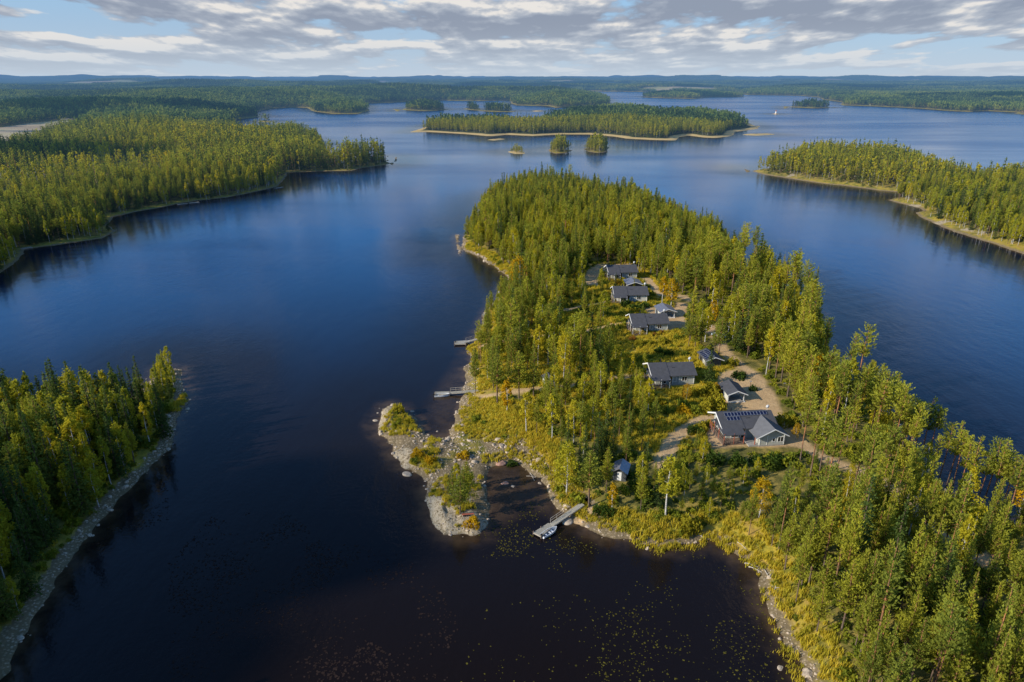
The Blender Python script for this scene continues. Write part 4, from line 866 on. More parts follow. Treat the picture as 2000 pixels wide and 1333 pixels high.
a5 = R(6); g5 = H1(51.4, 130.3); cottage((51.45, 130.35, g5), a5, 'largest cottage, with a row of solar panels on the roof and a projecting gable wing', L=10.7, wing=True, red=True)
a4 = R(5.2); p = front_mid((1354.5, 751), a4, 9.9); cottage(p, a4, 'grey cottage with long dark roof and railed porch, below the solar roofed garage', L=9.9)
a3 = line_ang((1229, 615.4), (1298, 613.5), 8); p = front_mid((1303, 648), a3, 9.9); cottage(p, a3, 'grey cottage in the middle of the row, with red shrubs along its wall', L=9.9)
a2 = line_ang((1200, 559), (1265, 558.7), 8); p = front_mid((1263, 591), a2, 10.2); cottage(p, a2, 'pale walled cottage with dark bushes in front, second from the far end of the row', L=10.2, wmat='wall_pale')
a1 = line_ang((1185, 520.4), (1240.6, 519), 8); p = front_mid((1243, 545), a1, 9.9); cottage(p, a1, 'uppermost cottage with tree shadows across its dark roof', L=9.9)
def garage(pl, pr, label, dep=5.4, roof='roof', panels=False, open_=True, W=None, cat='carport'):
    xl, yl, zl = G(*pl); xr, yr, zr = G(*pr); ang = math.atan2(yr-yl, xr-xl); W = W or math.hypot(xr-xl, yr-yl); z = min(zl, zr)
    e = empty('carport' if open_ else 'garage', ((xl+xr)/2, (yl+yr)/2, z+.1), ang, label, cat, 'small gable roofed outbuildings along the road'); h = W/2; hw, hr = 2.25, 3.05; oh = .5; s_ = (hr-hw)/h
    gable_body(-h, h, 2.6 if open_ else 0, dep, hw, hr, M['wall_dark' if not open_ else 'wall_blue'], e, 'y')
    MB().box(-h, -h+.12, 0, 2.58, 0, hw-.02).build('side_wall', M['wall_pale'], e)
    if open_:
        MB().box(-h+.1, h+.15, -.15, 2.55, -.5, .06).build('floor', M['conc'], e)
        for x in (-h+.08, h-.08): MB().box(x-.08, x+.08, .0, .16, .06, hw-.02).build('post', M['white'], e)
        MB().box(-h+.1, h+.2, -.28, -.15, -.3, .12).box(h+.15, h+.27, -.15, 2.6, -.3, .12).build('kerb', M['white'], e)
        MB().box(-h+.1, h-.1, .0, .12, hw-.2, hw-.03).build('beam', M['white'], e)
    MB().box(-h-.03, -h, 3.4, 4.4, .1, 2.0).build('door', M['metal'], e)
    r = MB(); y0, y1 = -.9, dep+.5; zt = .16
    r.slab([(-h-oh, y0, hw-s_*oh+zt), (0, y0, hr+zt), (0, y1, hr+zt), (-h-oh, y1, hw-s_*oh+zt)], .14); r.slab([(0, y0, hr+zt), (h+oh, y0, hw-s_*oh+zt), (h+oh, y1, hw-s_*oh+zt), (0, y1, hr+zt)], .14)
    ro = r.build('roof', M[roof], e)
    if roof == 'seam':
        q = MB()
        for k in range(9):
            y = y0+.3+k*(y1-y0-.6)/8; q.bar((-h-oh, y, hw-s_*oh+zt+.03), (0, y, hr+zt+.03), .03); q.bar((h+oh, y, hw-s_*oh+zt+.03), (0, y, hr+zt+.03), .03)
        q.build('seam_ribs', M['alu'], ro)
    f = MB()
    for (xa, za), (xb, zb) in (((-h-oh, hw-s_*oh+zt), (0, hr+zt)), ((0, hr+zt), (h+oh, hw-s_*oh+zt))):
        y = y0; f.add([(xa, y-.05, za-.2), (xb, y-.05, zb-.2), (xb, y-.05, zb+.03), (xa, y-.05, za+.03), (xa, y-.005, za-.2), (xb, y-.005, zb-.2), (xb, y-.005, zb+.03), (xa, y-.005, za+.03)], [(0, 1, 2, 3), (7, 6, 5, 4), (3, 2, 6, 7), (1, 0, 4, 5)])
    f.build('fascia', M['white'], e)
    if panels:
        for i in range(5):
            for j in range(2):
                y = .0+i*.98; xa = -h-oh+.15+j*(h+oh)/2.1; xb = xa+(h+oh)/2.1-.08; za = hw-s_*oh+zt+.1+(xa+h+oh)*s_; zb = hw-s_*oh+zt+.1+(xb+h+oh)*s_
                p = MB().slab([(xa, y, za), (xb, y, zb), (xb, y+.92, zb), (xa, y+.92, za)], .04).build('solar_panel', M['solar'], e)
                g = MB()
                for a, b in (((xa, y, za), (xb, y, zb)), ((xa, y+.92, za), (xb, y+.92, zb)), ((xa, y, za), (xa, y+.92, za)), ((xb, y, zb), (xb, y+.92, zb))): g.bar(Vector(a)+Vector((0, 0, .02)), Vector(b)+Vector((0, 0, .02)), .03)
                g.build('frame', M['alu'], p)
    return e
garage((1421, 786), (1452.5, 785), 'open carport with plain dark roof between the gravel yard and the largest cottage')
garage((1379, 718.5), (1407, 717.5), 'garage with solar panels on its left roof slope behind the lone spruce', panels=True, open_=False, cat='garage')
garage((1289, 622), (1317, 621), 'carport with light seam metal roof behind the middle cottage', roof='seam')
garage((1226, 567.5), (1252, 567), 'outbuilding with seam metal roof showing over the pale cottage', roof='seam', open_=False, cat='garage')
def hut(px_, label, W, D, hw, hr, wm, rm, ang=0., win=True, mono=False):
    x, y, z = G(*px_); e = empty('hut', (x, y, z+.1), ang, label, 'hut', 'little huts near the shore')
    gable_body(-W/2, W/2, 0, D, hw, hr, M[wm], e, 'y', base=-.5); oh = .35; s_ = (hr-hw)/(W/2)
    MB().slab([(-W/2-oh, -.6, hw-s_*oh+.12), (0, -.6, hr+.12), (0, D+.3, hr+.12), (-W/2-oh, D+.3, hw-s_*oh+.12)], .1).slab([(0, -.6, hr+.12), (W/2+oh, -.6, hw-s_*oh+.12), (W/2+oh, D+.3, hw-s_*oh+.12), (0, D+.3, hr+.12)], .1).build('roof', M[rm], e)
    MB().box(-.4, .4, -.05, .02, .05, min(1.9, hw-.1)).build('door', M['white'] if wm != 'wall_pale' else M['wall_dark'], e)
    if win: window(e, -W/2, D*.5, .8, .6, .6, 'left', 1)
    return e
hut((1209, 940), 'little hut with light metal roof in the dark hollow near the nearest jetty', 2.6, 3.2, 2.1, 2.9, 'wall_dark', 'seam', R(-18))
hut((1076, 754), 'small grey shed with dark roof at the left end of the gravel path', 2.6, 2.4, 1.9, 2.5, 'wall', 'roof', R(18), False)
hut((1089, 551), 'small white walled hut among pines left of the uppermost cottage', 2.6, 2.6, 1.9, 2.6, 'wall_pale', 'roof2', R(10))
hut((1026, 643), 'tiny white shed half hidden by pines above the middle jetty', 1.8, 1.8, 1.8, 2.3, 'wall_pale', 'roof2', R(-10), False)
# ------------------------------------------------------------------ jetties and boats
def jetty(c4, wk, label, rail=None, zdeck=.55, wz=1.1, wwid=1.15, posts=True):
    """c4: the platform's corners (front left, back left, back right, front right) in the photo; wk: start and end of the walkway"""
    cs = [Vector(U(a, b, zdeck)+(zdeck,)) for a, b in c4]; o = sum(cs, Vector())/4; o.z = 0
    e = empty('jetty', o, 0, label, 'jetty', 'wooden jetties on the left shore'); cs = [c-o for c in cs]; d = MB(); n = 16
    for k in range(n):
        a0 = cs[0].lerp(cs[1], k/n); a1 = cs[0].lerp(cs[1], (k+.9)/n); b0 = cs[3].lerp(cs[2], k/n); b1 = cs[3].lerp(cs[2], (k+.9)/n); d.slab([a0, b0, b1, a1], .07)
    d.build('platform', M['deckwood'], e)
    f = MB()
    for a, b in ((0, 1), (1, 2), (2, 3), (3, 0)): f.bar(cs[a]-Vector((0, 0, .17)), cs[b]-Vector((0, 0, .17)), .09)
    f.build('edge_beam', M['wood_pale'], e)
    for c in (cs[0], cs[3], cs[0].lerp(cs[1], .5), cs[3].lerp(cs[2], .5)): MB().bar(c+Vector((0, 0, -1.2)), c+Vector((0, 0, .25)), .09, n=8).build('pile', M['brownwood'], e)
    a = Vector(U(*wk[0], zdeck)+(zdeck+.04,))-o; b = Vector(U(*wk[1], wz)+(wz,))-o; dr = (b-a); sd = Vector((-dr.y, dr.x, 0)).normalized()*wwid/2; g = MB(); n = max(8, int(dr.length/.3))
    for k in range(n):
        p0 = a.lerp(b, k/n); p1 = a.lerp(b, (k+.88)/n); g.slab([p0-sd, p1-sd, p1+sd, p0+sd][::-1] if False else [p0+sd, p0-sd, p1-sd, p1+sd], .05)
    g.build('walkway', M['deckwood'], e); s_ = MB()
    for q in (-1, 1): s_.bar(a+sd*q-Vector((0, 0, .12)), b+sd*q-Vector((0, 0, .12)), .07)
    s_.build('side_beam', M['wood_pale'], e)
    if rail:
        r = MB(); t0, t1 = rail; p0 = a.lerp(b, t0)+sd; p1 = a.lerp(b, t1)+sd; nn_ = max(2, int((p1-p0).length/1.4))
        for k in range(nn_+1): q = p0.lerp(p1, k/nn_); r.bar(q, q+Vector((0, 0, 1.)), .04)
        for z in (.5, 1.): r.bar(p0+Vector((0, 0, z)), p1+Vector((0, 0, z)), .035)
        r.build('handrail', M['wood_pale'], e)
    return e
jetty([(1041.6,1040),(1071,1021.6),(1083,1027),(1057,1047.7)], [(1077.5,1025.5),(1138,984)], 'nearest jetty with broad platform and railed boardwalk ending at orange sand', (.02, .42), wz=1.5, wwid=1.0)
jetty([(848.5,770.5),(849.5,765.5),(878,764.5),(877,771)], [(878,767.5),(945,762)], 'long jetty below the meadow, with a white boat lying on its near side', (.02, .5), wz=1.4)
jetty([(887.5,672.5),(888,666.5),(909,665.5),(910,672)], [(909,668.5),(931,662.5)], 'short jetty at a stony spit, middle one of the left shore', (.1, .9), wz=1.)
jetty([(941,616.5),(943,613),(953,612.5),(954,616.5)], [(953,614.5),(972,610)], 'jetty mostly hidden by shore pines, farthest of the row', None, wz=1.)
def boat(px_, ang, label, Lb=4.4, wb=1.6, motor=True, inside='hull_grey', name='rowing_boat'):
    x, y = U(*px_, .2); e = empty(name, (x, y, 0), ang, label, 'boat', 'small boats moored at the jetties'); n = 12; V = []; Fc = []; prof = []
    for i in range(n+1):
        t = i/n; w_ = wb/2*(1-max(0, (t-.45)/.55)**2.4)*(.82+.18*min(1, t/.4)); h0 = .52+.22*t*t; k_ = -.12+.1*max(0, t-.6)**1; xx = -Lb/2+Lb*t+.0
        prof.append((xx, max(w_, .02), h0, k_))
    for xx, w_, h0, k_ in prof: V += [(xx, -w_, h0), (xx, -w_*.86, .12), (xx, 0, k_), (xx, w_*.86, .12), (xx, w_, h0)]
    for i in range(n):
        for j in range(4): a = i*5+j; Fc.append((a, a+1, a+6, a+5))
    Fc.append((0, 4, 3, 2, 1)); MB().add(V, Fc).build('hull', M['hull_white'], e)
    V = []; Fc = []
    for xx, w_, h0, k_ in prof: V += [(xx, -w_*.9, h0-.03), (xx, -w_*.74, .16), (xx, w_*.74, .16), (xx, w_*.9, h0-.03)]
    for i in range(n):
        for j in range(3): a = i*4+j; Fc.append((a, a+4, a+5, a+1))
    MB().add(V, Fc).build('inner_hull', M[inside], e)
    g = MB()
    for i in range(n):
        for q in (-1, 1): g.bar((prof[i][0], q*prof[i][1], prof[i][2]+.01), (prof[i+1][0], q*prof[i+1][1], prof[i+1][2]+.01), .045)
    g.build('gunwale', M['hull_white'], e)
    for t in (.25, .5, .74): pr_ = prof[int(t*n)]; MB().box(pr_[0]-.15, pr_[0]+.15, -pr_[1]*.88, pr_[1]*.88, .34, .39).build('bench', M['hull_white'], e)
    if motor: MB().box(-Lb/2-.3, -Lb/2-.02, -.13, .13, .45, .95).box(-Lb/2-.2, -Lb/2-.08, -.06, .06, -.4, .45).bar((-Lb/2-.02, 0, .75), (-Lb/2+.5, .1, .8), .03).build('outboard_motor', M['blackp'], e)
    return e
boat((1073,1041.5), math.atan2(U(1087,1033)[1]-U(1058,1050)[1], U(1087,1033)[0]-U(1058,1050)[0]), 'open grey and white boat moored along the nearest jetty', 3.6, 1.35)
boat((863.5,773.3), math.atan2(U(877,772.8)[1]-U(851,774.5)[1], U(877,772)[0]-U(850,774)[0]), 'white boat moored beside the long jetty below the meadow', 3.9, 1.35, inside='hull_white')
boat((904,670.5), R(8), 'white boat tied against the short jetty at the stony spit', 4.2, 1.4, inside='hull_white')
boat((958,614.5), R(5), 'white boat seen between pines at the hidden jetty', 3.6, 1.3, False, 'hull_white')
boat((982,569.5), R(35), 'small white boat pulled to the shore below the uppermost hut', 3.4, 1.3, False, 'hull_white')
# jetties across the bay
def shore_deck(a, b, label, wid_=2.):
    p = Vector(U(*a, .4)+(.4,)); q = Vector(U(*b, .4)+(.4,)); o = (p+q)/2; o.z = 0; ang = math.atan2(q.y-p.y, q.x-p.x); L_ = (q-p).length; e = empty('landing_stage', o, ang, label, 'landing stage', 'landing stages on the far side of the bay'); d = MB()
    for k in range(20): d.box(-L_/2+k*L_/20, -L_/2+(k+.9)*L_/20, -wid_/2, wid_/2, .36, .45)
    d.build('deck', M['deckwood'], e); MB().box(-L_/2, L_/2, -wid_/2, -wid_/2+.12, .16, .355).box(-L_/2, L_/2, wid_/2-.12, wid_/2, .16, .355).build('side_beam', M['wood_pale'], e)
    for x in (-L_/2+.3, 0, L_/2-.3): MB().bar((x, -wid_/2+.1, -1), (x, -wid_/2+.1, .75), .09, n=6).build('pile', M['brownwood'], e)
shore_deck((346,399.5),(366,397.5), 'pale landing stage on the shaded forest shore across the bay, left one'); shore_deck((369,397),(389,395), 'pale landing stage on the forest shore across the bay, right one', 2.6); shore_deck((40,486),(62,482.5), 'small landing stage under the trees at the left edge'); shore_deck((537,368),(552,365.5), 'small landing stage where the forest shore turns north', 1.6)
# ------------------------------------------------------------------ yard things
def lamp(px_, label):
    x, y, z = G(*px_); e = empty('street_lamp', (x, y, z), 0, label, 'street lamp', 'lamp posts along the gravel road'); MB().bar((0, 0, 0), (0, 0, 2.6), .05, n=8).build('post', M['metal'], e); MB().box(-.28, .28, -.14, .14, 2.6, 2.7).box(-.1, .1, -.1, .1, 2.5, 2.6).build('lamp_head', M['alu'], e)
lamp((1464,764), 'thin lamp post on the grass island beside the gravel yard'); lamp((1530,768), 'thin lamp post at the wood edge outside the road bend')
def car(px_, ang, label, mat):
    x, y, z = G(*px_); e = empty('parked_car', (x, y, z+.02), ang, label, 'car'); prof = [(-2.1,.35),(-2.15,.8),(-1.95,.95),(-1.5,1.42),(.35,1.45),(1.05,.98),(1.95,.85),(2.12,.6),(2.1,.32)]; V = [(a, s_*(.86 if b < 1.2 else .68), b) for s_ in (-1, 1) for a, b in prof]; n = len(prof)
    MB().add(V, [tuple(range(n)), tuple(range(n, 2*n))[::-1]]+[(k, n+k, n+(k+1) % n, (k+1) % n) for k in range(n)]).build('body', mat, e)
    MB().quad((-1.42,-.74,1.38),(.3,-.74,1.4),(.85,-.86,1.02),(-1.78,-.86,1.0)).quad((-1.42,.74,1.38),(.3,.74,1.4),(.85,.86,1.02),(-1.78,.86,1.0)).quad((.42,-.66,1.44),(.42,.66,1.44),(1.08,.8,1.0),(1.08,-.8,1.0)).build('window', M['glass'], e)
    for a in (-1.3, 1.35):
        for s_ in (-1, 1): w_ = MB(); w_.bar((a, s_*.74, .33), (a, s_*.92, .33), .33, n=12); w_.build('wheel', M['rubber'], e)
car((1403,659), R(120), 'pale blue parked car on the road half hidden by birches', M['carpaint'])
x, y, z = G(1189, 731); e = empty('planter', (x, y, z), R(5), 'rusty red planter of orange flowers by the gravel path', 'planter'); MB().box(-1.3, 1.3, -.35, .35, 0, .4).build('box', M['redwood'], e); lv, lt, ls = bush_np(rr_(3), .9, 140, .22, .6); lv[:, 0] *= 1.4; lv[:, 1] *= .4; lv[:, 2] += .4; link('flowers', npmesh('flowers', lv, lt, [M['orange']], attrs={'shade': ls}), e)
x, y, z = G(1168, 744); e = empty('garden_stove', (x, y, z), 0, 'small dark outdoor stove with flue standing at the path edge', 'stove'); MB().box(-.28, .28, -.25, .25, .1, .7).build('body', M['metal'], e); MB().bar((0, 0, .7), (0, 0, 1.7), .07, n=8).build('flue', M['metal'], e)
MB().box(-.3, -.2, -.25, -.15, 0, .1).box(.2, .3, -.25, -.15, 0, .1).box(-.3, -.2, .15, .25, 0, .1).box(.2, .3, .15, .25, 0, .1).build('foot', M['metal'], e)
x, y, z = G(914, 1009); e = empty('camp_bench', (x, y, z+.1), R(8), 'low reddish bench on the bare rock of the islet', 'bench'); MB().box(-1.1, 1.1, -.2, .2, .38, .45).build('seat', M['redwood'], e)
for q in (-.9, .9): MB().box(q-.06, q+.06, -.18, .18, -.2, .375).build('leg', M['brownwood'], e)
me = MB(); x, y, z = G(1146, 981); nn_ = 14; me.add([(x+1.9*math.cos(k*2*math.pi/nn_)*random.uniform(.8, 1.1), y+1.5*math.sin(k*2*math.pi/nn_)*random.uniform(.8, 1.1), H1(x, y)+.1) for k in range(nn_)], [tuple(range(nn_))]); me.slab([me.v[k] for k in range(nn_)], .5); o = me.build('sand_patch', M['sand']); tag(o, 'orange sand patch at the end of the boardwalk', kind='structure')
# boulders and driftwood
def rock_mesh(seed, flat=.6, sub=3, rough=.3):
    bm = bmesh.new(); bmesh.ops.create_icosphere(bm, subdivisions=sub, radius=1); r = rr_(seed); k = r.normal(0, 1, (9, 3)); ph = r.uniform(0, 6.28, 9); cuts = unit(r.normal(0, 1, (7, 3))); cd = r.uniform(.62, .95, 7)
    for v in bm.verts:
        p = np.array(v.co)
        for c_, d_ in zip(cuts, cd):
            q = p@c_
            if q > d_: p = p-c_*(q-d_)
        p = p*(1+rough*.25*sum(math.sin(k[i]@p*2+ph[i]) for i in range(9))/3); v.co = (p[0], p[1], p[2]*flat)
    me = bpy.data.meshes.new('stone'); bm.to_mesh(me); bm.free(); me.materials.append(M['stone']); return me
RK = [rock_mesh(k+1, [.6, .5, .7, .45][k % 4]) for k in range(5)]
for k, (px_, py_, s_, lab, red) in enumerate([(986.5,943,.75,'reddish boulder in the shallow pond, left of two',1),(1001,949,.55,'pale boulder in the shallow pond, right of two',0),(795,926,.95,'pale boulder just off the stony spit',0),(1524,1304,.5,'long tan boulder in the dark water at lower right',0),
  (1027,1126,.22,'lone dark stone breaking the water below the islet',0),(979,906,1.0,'rounded boulder at the head of the rocky pond',1),(1427.5,728,.9,'granite boulder in the grass by the gravel yard',0),(733,821,.6,'flat white stone off the tip of the spit',0),(892,806,.45,'white stone in the shallow bay behind the spit',0),
  (1106,1017,1.1,'boulder under the nearest boardwalk',0),(1577,1316,.8,'grey boulder at the water edge in the lower right corner',0),(740,797,.4,'small stone off the rounded rock of the spit',0),(805,803,.5,'small boulder behind the rounded rock of the spit',0),(854,842,.4,'wet stone in the inlet behind the spit',0),(836,849,.35,'dark stone close to the inlet bank',0)]):
    x, y = U(px_, py_, .1); o = link('boulder', RK[k % 5].copy() if red else RK[k % 5]); o.location = (x, y, max(H1(x, y), -.15)+s_*.1); o.scale = (s_*1.2, s_, s_*.8); o.rotation_euler = (0, 0, k*1.3)
    if red: o.data.materials[0] = M['stone_red']
    tag(o, lab, 'boulder', 'single boulders in and beside the water')
for k, (a, b, r_, lab) in enumerate([((1362,1043),(1374,1052),.12,'short bleached log lying on the mud at the bay head'),((1380,1046),(1400,1046),.09,'thin pale log on the mud beside the reeds'),((1454,1101),(1481,1109),.14,'long bleached log at the water edge of the muddy bay'),((1462,1108),(1488,1119),.11,'grey log just below the long bleached one'),
   ((1490,1112),(1502,1128),.1,'forked pale branch among the driftwood'),((1497,1131),(1509,1122),.09,'crossed pale branch in the driftwood heap'),((1511,1160),(1519,1135),.1,'grey log on the stones below the driftwood heap'),((1035,925),(1044,940),.07,'bleached branch on the bank of the pond'),((1028,931),(1047,934),.06,'thin bare branch beside the pond bank'),((1440,1060),(1462,1078),.08,'dark branch on the mud flat')]):
    xa, ya, za = G(*a); xb, yb, zb = G(*b); o = empty('driftwood_log', (xa, ya, za+.1), 0, lab, 'driftwood', 'driftwood on the shores'); m_ = MB(); d_ = Vector((xb-xa, yb-ya, zb-za)); pts = [Vector(), d_*.35+Vector((.08, .1, .06)), d_*.7+Vector((-.05, .06, .05)), d_]
    for i in range(3): m_.bar(pts[i], pts[i+1], r_*(1-.2*i), n=7, w2=r_*(.8-.2*i))
    me = m_.mesh('trunk', M['wood_pale']); link('trunk', me, o); m2 = MB(); m2.bar(pts[1], pts[1]+Vector((d_.y*.2, -d_.x*.2, .35)), r_*.45, n=5, w2=.02); m2.bar(pts[2], pts[2]+Vector((-d_.y*.18, d_.x*.15, .3)), r_*.4, n=5, w2=.02); m2.build('branch', M['wood_pale'], o)
# far landmarks
def far_house(px_, label, W=12., ang=0., wm='white', rm='roof2'):
    x, y, z = G(*px_); e = empty('farmhouse', (x, y, z), ang, label, 'house', None); gable_body(-W/2, W/2, 0, 7, 3.2, 5.6, M[wm], e); r = MB().slab([(-W/2-.5, -.6, 3.0), (W/2+.5, -.6, 3.0), (W/2+.5, 3.5, 5.85), (-W/2-.5, 3.5, 5.85)], .2).slab([(-W/2-.5, 3.5, 5.85), (W/2+.5, 3.5, 5.85), (W/2+.5, 7.6, 3.0), (-W/2-.5, 7.6, 3.0)], .2).build('roof', M[rm], e); MB().box(-1, -.3, 3.2, 3.9, 5.2, 6.8).build('chimney', M['conc'], r)
    for q in (-W/3, 0, W/3): window(e, q, 0, 1., 1.2, 1.3)
far_house((127,239), 'white farmhouse at the edge of the brown field far left', 14, .1); far_house((142,239), 'low dark barn beside the white farmhouse', 10, -.2, 'wall_blue', 'roof'); far_house((1703,206), 'white house on the wooded shore far right', 8, wm='wall')
x, y = U(1515, 223.5); e = empty('navigation_beacon', (x, y, .8), 0, 'pale red navigation beacon on its own rock far out on the lake', 'beacon'); MB().bar((0, 0, -1), (0, 0, 1.2), 2.6, n=10, w2=1.9).build('base', M['stone'], e); MB().bar((0, 0, 1.2), (0, 0, 5.2), 1.5, n=10, w2=.9).build('tower', M['white'], e); MB().bar((0, 0, 5.2), (0, 0, 8.2), 1.0, n=10, w2=.5).build('daymark', M['redwood'], e)
# ------------------------------------------------------------------ shrubs, one by one around the houses
BM = [npmesh('shrub', *bush_np(rr_(60+k), 1., 330, .2, [1., .8, 1.15, .9][k % 4])[:2], None, attrs={'shade': bush_np(rr_(60+k), 1., 330, .2, [1., .8, 1.15, .9][k % 4])[2]}) for k in range(4)]
M['shrub_green'] = foliage('green_shrub', [(0., (.06,.10,.02)), (1., (.10,.16,.025))]); M['shrub_yellow'] = foliage('yellow_shrub', [(0., (.34,.32,.03)), (1., (.50,.40,.03))])
SB = {}
def shrub(px_, py_, r_, c_, label):
    k = random.randrange(4); key = (k, c_)
    if key not in SB: q = BM[k].copy(); q.materials.clear(); q.materials.append(M[c_]); SB[key] = q
    x, y, z = G(px_, py_); o = link('shrub', SB[key]); o.location = (x, y, z-.05); o.scale = (r_, r_, r_*random.uniform(.9, 1.3)); o.rotation_euler = (0, 0, random.uniform(0, 6)); tag(o, label, 'shrub', 'shrubs around the cottages')
for a in [(1236,664,1.1,'red','rusty red shrub at the porch corner of the middle cottage'),(1278,655,.8,'red','long low red shrub under the middle cottage wall, left'),(1292,652,.8,'red','red orange shrub under the middle cottage wall, right'),
  (1300,785,.0,'orange',''),(1250,676,1.5,'shrub_yellow','yellow green shrub left on the slope below the middle cottage'),(1268,674,1.6,'shrub_yellow','yellow shrub in the middle of the slope below the middle cottage'),(1296,671,1.6,'shrub_yellow','yellow shrub on the slope near the red hedge'),(1288,690,1.5,'shrub_green','round green bush on the lawn below the middle cottage'),(1306,694,1.3,'shrub_green','dark green bush right of the round one on the lawn'),
  (1290,790,1.5,'shrub_yellow','bright yellow green shrub below the porch of the fourth cottage'),(1278,800,1.4,'shrub_green','green shrub left of the bright one below the fourth cottage'),(1318,782,1.2,'shrub_yellow','ochre shrub under the fourth cottage wall'),(1356,772,1.7,'shrub_yellow','yellow shrub under the right end of the fourth cottage'),(1384,772,2.4,'shrub_yellow','big lime yellow shrub below the lone spruce'),(1398,764,1.7,'orange','small orange tipped shrub above the lime yellow one'),
  (1386,802,2.6,'shrub_yellow','large golden bush, left of the pair beside the drive'),(1400,800,2.4,'shrub_yellow','large golden bush, right of the pair beside the drive'),(1333,806,1.8,'gold','golden shrub in the hollow below the orange tree'),(1430,714,1.5,'shrub_yellow','yellow green shrub left of the road by the boulder'),(1444,738,1.8,'shrub_green','shrub on the grass island of the gravel yard'),(1470,762,1.1,'shrub_green','small green shrub at the foot of the lamp post'),
  (1234,604,1.9,'shrub_green','dark bush under the pale cottage, left'),(1222,598,1.7,'shrub_green','dark bush at the porch of the pale cottage'),(1250,604,1.6,'shrub_green','dark bush under the windows of the pale cottage'),(1258,600,1.4,'shrub_green','dark bush at the right corner of the pale cottage'),(1240,614,1.6,'shrub_yellow','yellow green shrub below the dark bushes of the pale cottage'),(1218,553,1.5,'shrub_yellow','yellow shrub in front of the uppermost cottage'),(1207,556,1.2,'orange','orange shrub left in front of the uppermost cottage'),
  (1370,838,1.6,'shrub_yellow','yellow shrub on the grassy mound left of the largest cottage'),(1352,845,1.3,'shrub_green','green shrub on the grassy mound left of the largest cottage'),(1384,832,1.2,'shrub_yellow','small yellow shrub on the grassy mound'),(922,1025,1.5,'gold','golden bush near the tip of the bedrock islet'),(780,806,1.5,'shrub_yellow','yellow shrub behind the rounded rock of the spit'),(800,825,1.2,'shrub_yellow','yellow grass tussock on the neck of the spit'),(815,892,1.4,'gold','golden shrub patch on the long rock of the spit'),(840,905,1.2,'gold','golden shrub at the right end of the long rock'),(905,893,1.5,'gold','golden bush behind the islet pine'),
  (1535,830,2.2,'shrub_yellow','bushy yellow tree at the road bend outside the largest cottage'),(1480,905,1.6,'shrub_green','green bush below the big cottage gable, middle'),(1440,908,1.8,'shrub_green','green bush below the big cottage, left'),(1395,905,2.0,'shrub_green','green bush left of the big cottage terrace'),(1515,908,1.9,'shrub_green','green bush below the big cottage, right'),(1186,1005,1.4,'shrub_green','dark green bush on the bank right of the sand'),(1168,1000,1.2,'shrub_green','low green bush next to the sand'),(1345,1035,2.0,'shrub_yellow','round yellow green bush on the shore point'),(1000,908,1.2,'shrub_green','lone green bush on the beach above the pond')]:
    if a[2] > 0: shrub(*a)
# ------------------------------------------------------------------ stones, grass, undergrowth and lily pads: nobody could count them
gx, gy = np.meshgrid(np.arange(-130, 130, .56), np.arange(52, 420, .56)); gx = gx.ravel(); gy = gy.ravel(); gx = gx+rng.uniform(-.3, .3, gx.shape); gy = gy+rng.uniform(-.3, .3, gy.shape)
k_ = (np.abs(gx) < .8*gy+10); gx, gy = gx[k_], gy[k_]; s_, i_ = land(gx, gy); k_ = (s_ > -2.2) & (i_ <= 1); gx, gy, s_, i_ = gx[k_], gy[k_], s_[k_], i_[k_]; z_ = height(gx, gy, s_, i_); n = len(gx); u = rng.uniform(0, 1, n); D2 = np.hypot(gx, gy)
spit_ = (i_ == 0) & (gx < 22) & (gy < 165) & (gy > 96) & (gx < (U(905, 790)[0]+(160-gy)*.55)); rkd = np.zeros(n)
for cx, cy, r, h in ROCKS: rkd = np.maximum(rkd, np.exp(-((gx-cx)**2+(gy-cy)**2)/(r*r)*1.2))
patch = fbm(gx, gy, 5., 3, 15); beach = np.where(spit_, 9., np.where(i_ == 1, 2.4, np.clip(3.4*fbm(gx, gy, 14., 3, 18)-.7, .1, 3)))
beach = np.where((i_ == 0) & (gy > 135) & (gy < 175) & (gx < 0), 3.6, beach)
st_ = (u < np.where(s_ < 0, .16+.1*s_, np.where(s_ < beach, np.where(patch > .5, .72, .34), 0)))*((rkd < .35) | (s_ < 1.2) | (u < .07))*~(spit_ & (patch < .43) & (s_ > .8)) > 0
mudd = inpoly(gx, gy, wpts([(1345,1035),(1480,1040),(1500,1120),(1440,1090)], 0)); st_ &= ~(mudd & (u > .08)); st_ &= D2 < 400
ns = st_.sum(); SR = [hidden('shape_stone', rock_mesh(20+k, [.65, .5, .8][k % 3], 2)) for k in range(6)]
ssz = rng.lognormal(-1.85, .6, ns).clip(.07, .9)*np.where(D2[st_] > 220, 1.25, 1.)
scatter_object('shore_stones', None, np.stack([gx[st_], gy[st_], np.maximum(z_[st_], -.12)+ssz*.05], 1), rng.uniform(0, 6.28, ns), np.stack([ssz, ssz*.8, ssz*.8], 1), rng.integers(0, 6, ns), SR, 'pale shore stones strewn along the waterline', tilt=rng.normal(0, .25, (ns, 2)))
def tuft_mesh(seed, n, h, w_, m_, spread=.5):
    r = rr_(seed); V = []; S = []
    for _ in range(n):
        x, y = r.normal(0, spread*.5, 2); az = r.uniform(0, 6.28); hh = h*r.uniform(.6, 1.2); lx, ly = math.cos(az), math.sin(az); ln = r.uniform(.1, .5)*hh
        V += [(x-ly*w_, y+lx*w_, 0), (x+ly*w_, y-lx*w_, 0), (x+lx*ln, y+ly*ln, hh)]; S += [.55, .55, 1.]
    return npmesh('tuft', np.array(V), np.arange(len(V)).reshape(-1, 3), [m_], attrs={'shade': S})
TF = [hidden('shape_tuft', tuft_mesh(300+k, 26, .75, .09, M['grass'])) for k in range(4)]
mdw = np.full(n, -99.)
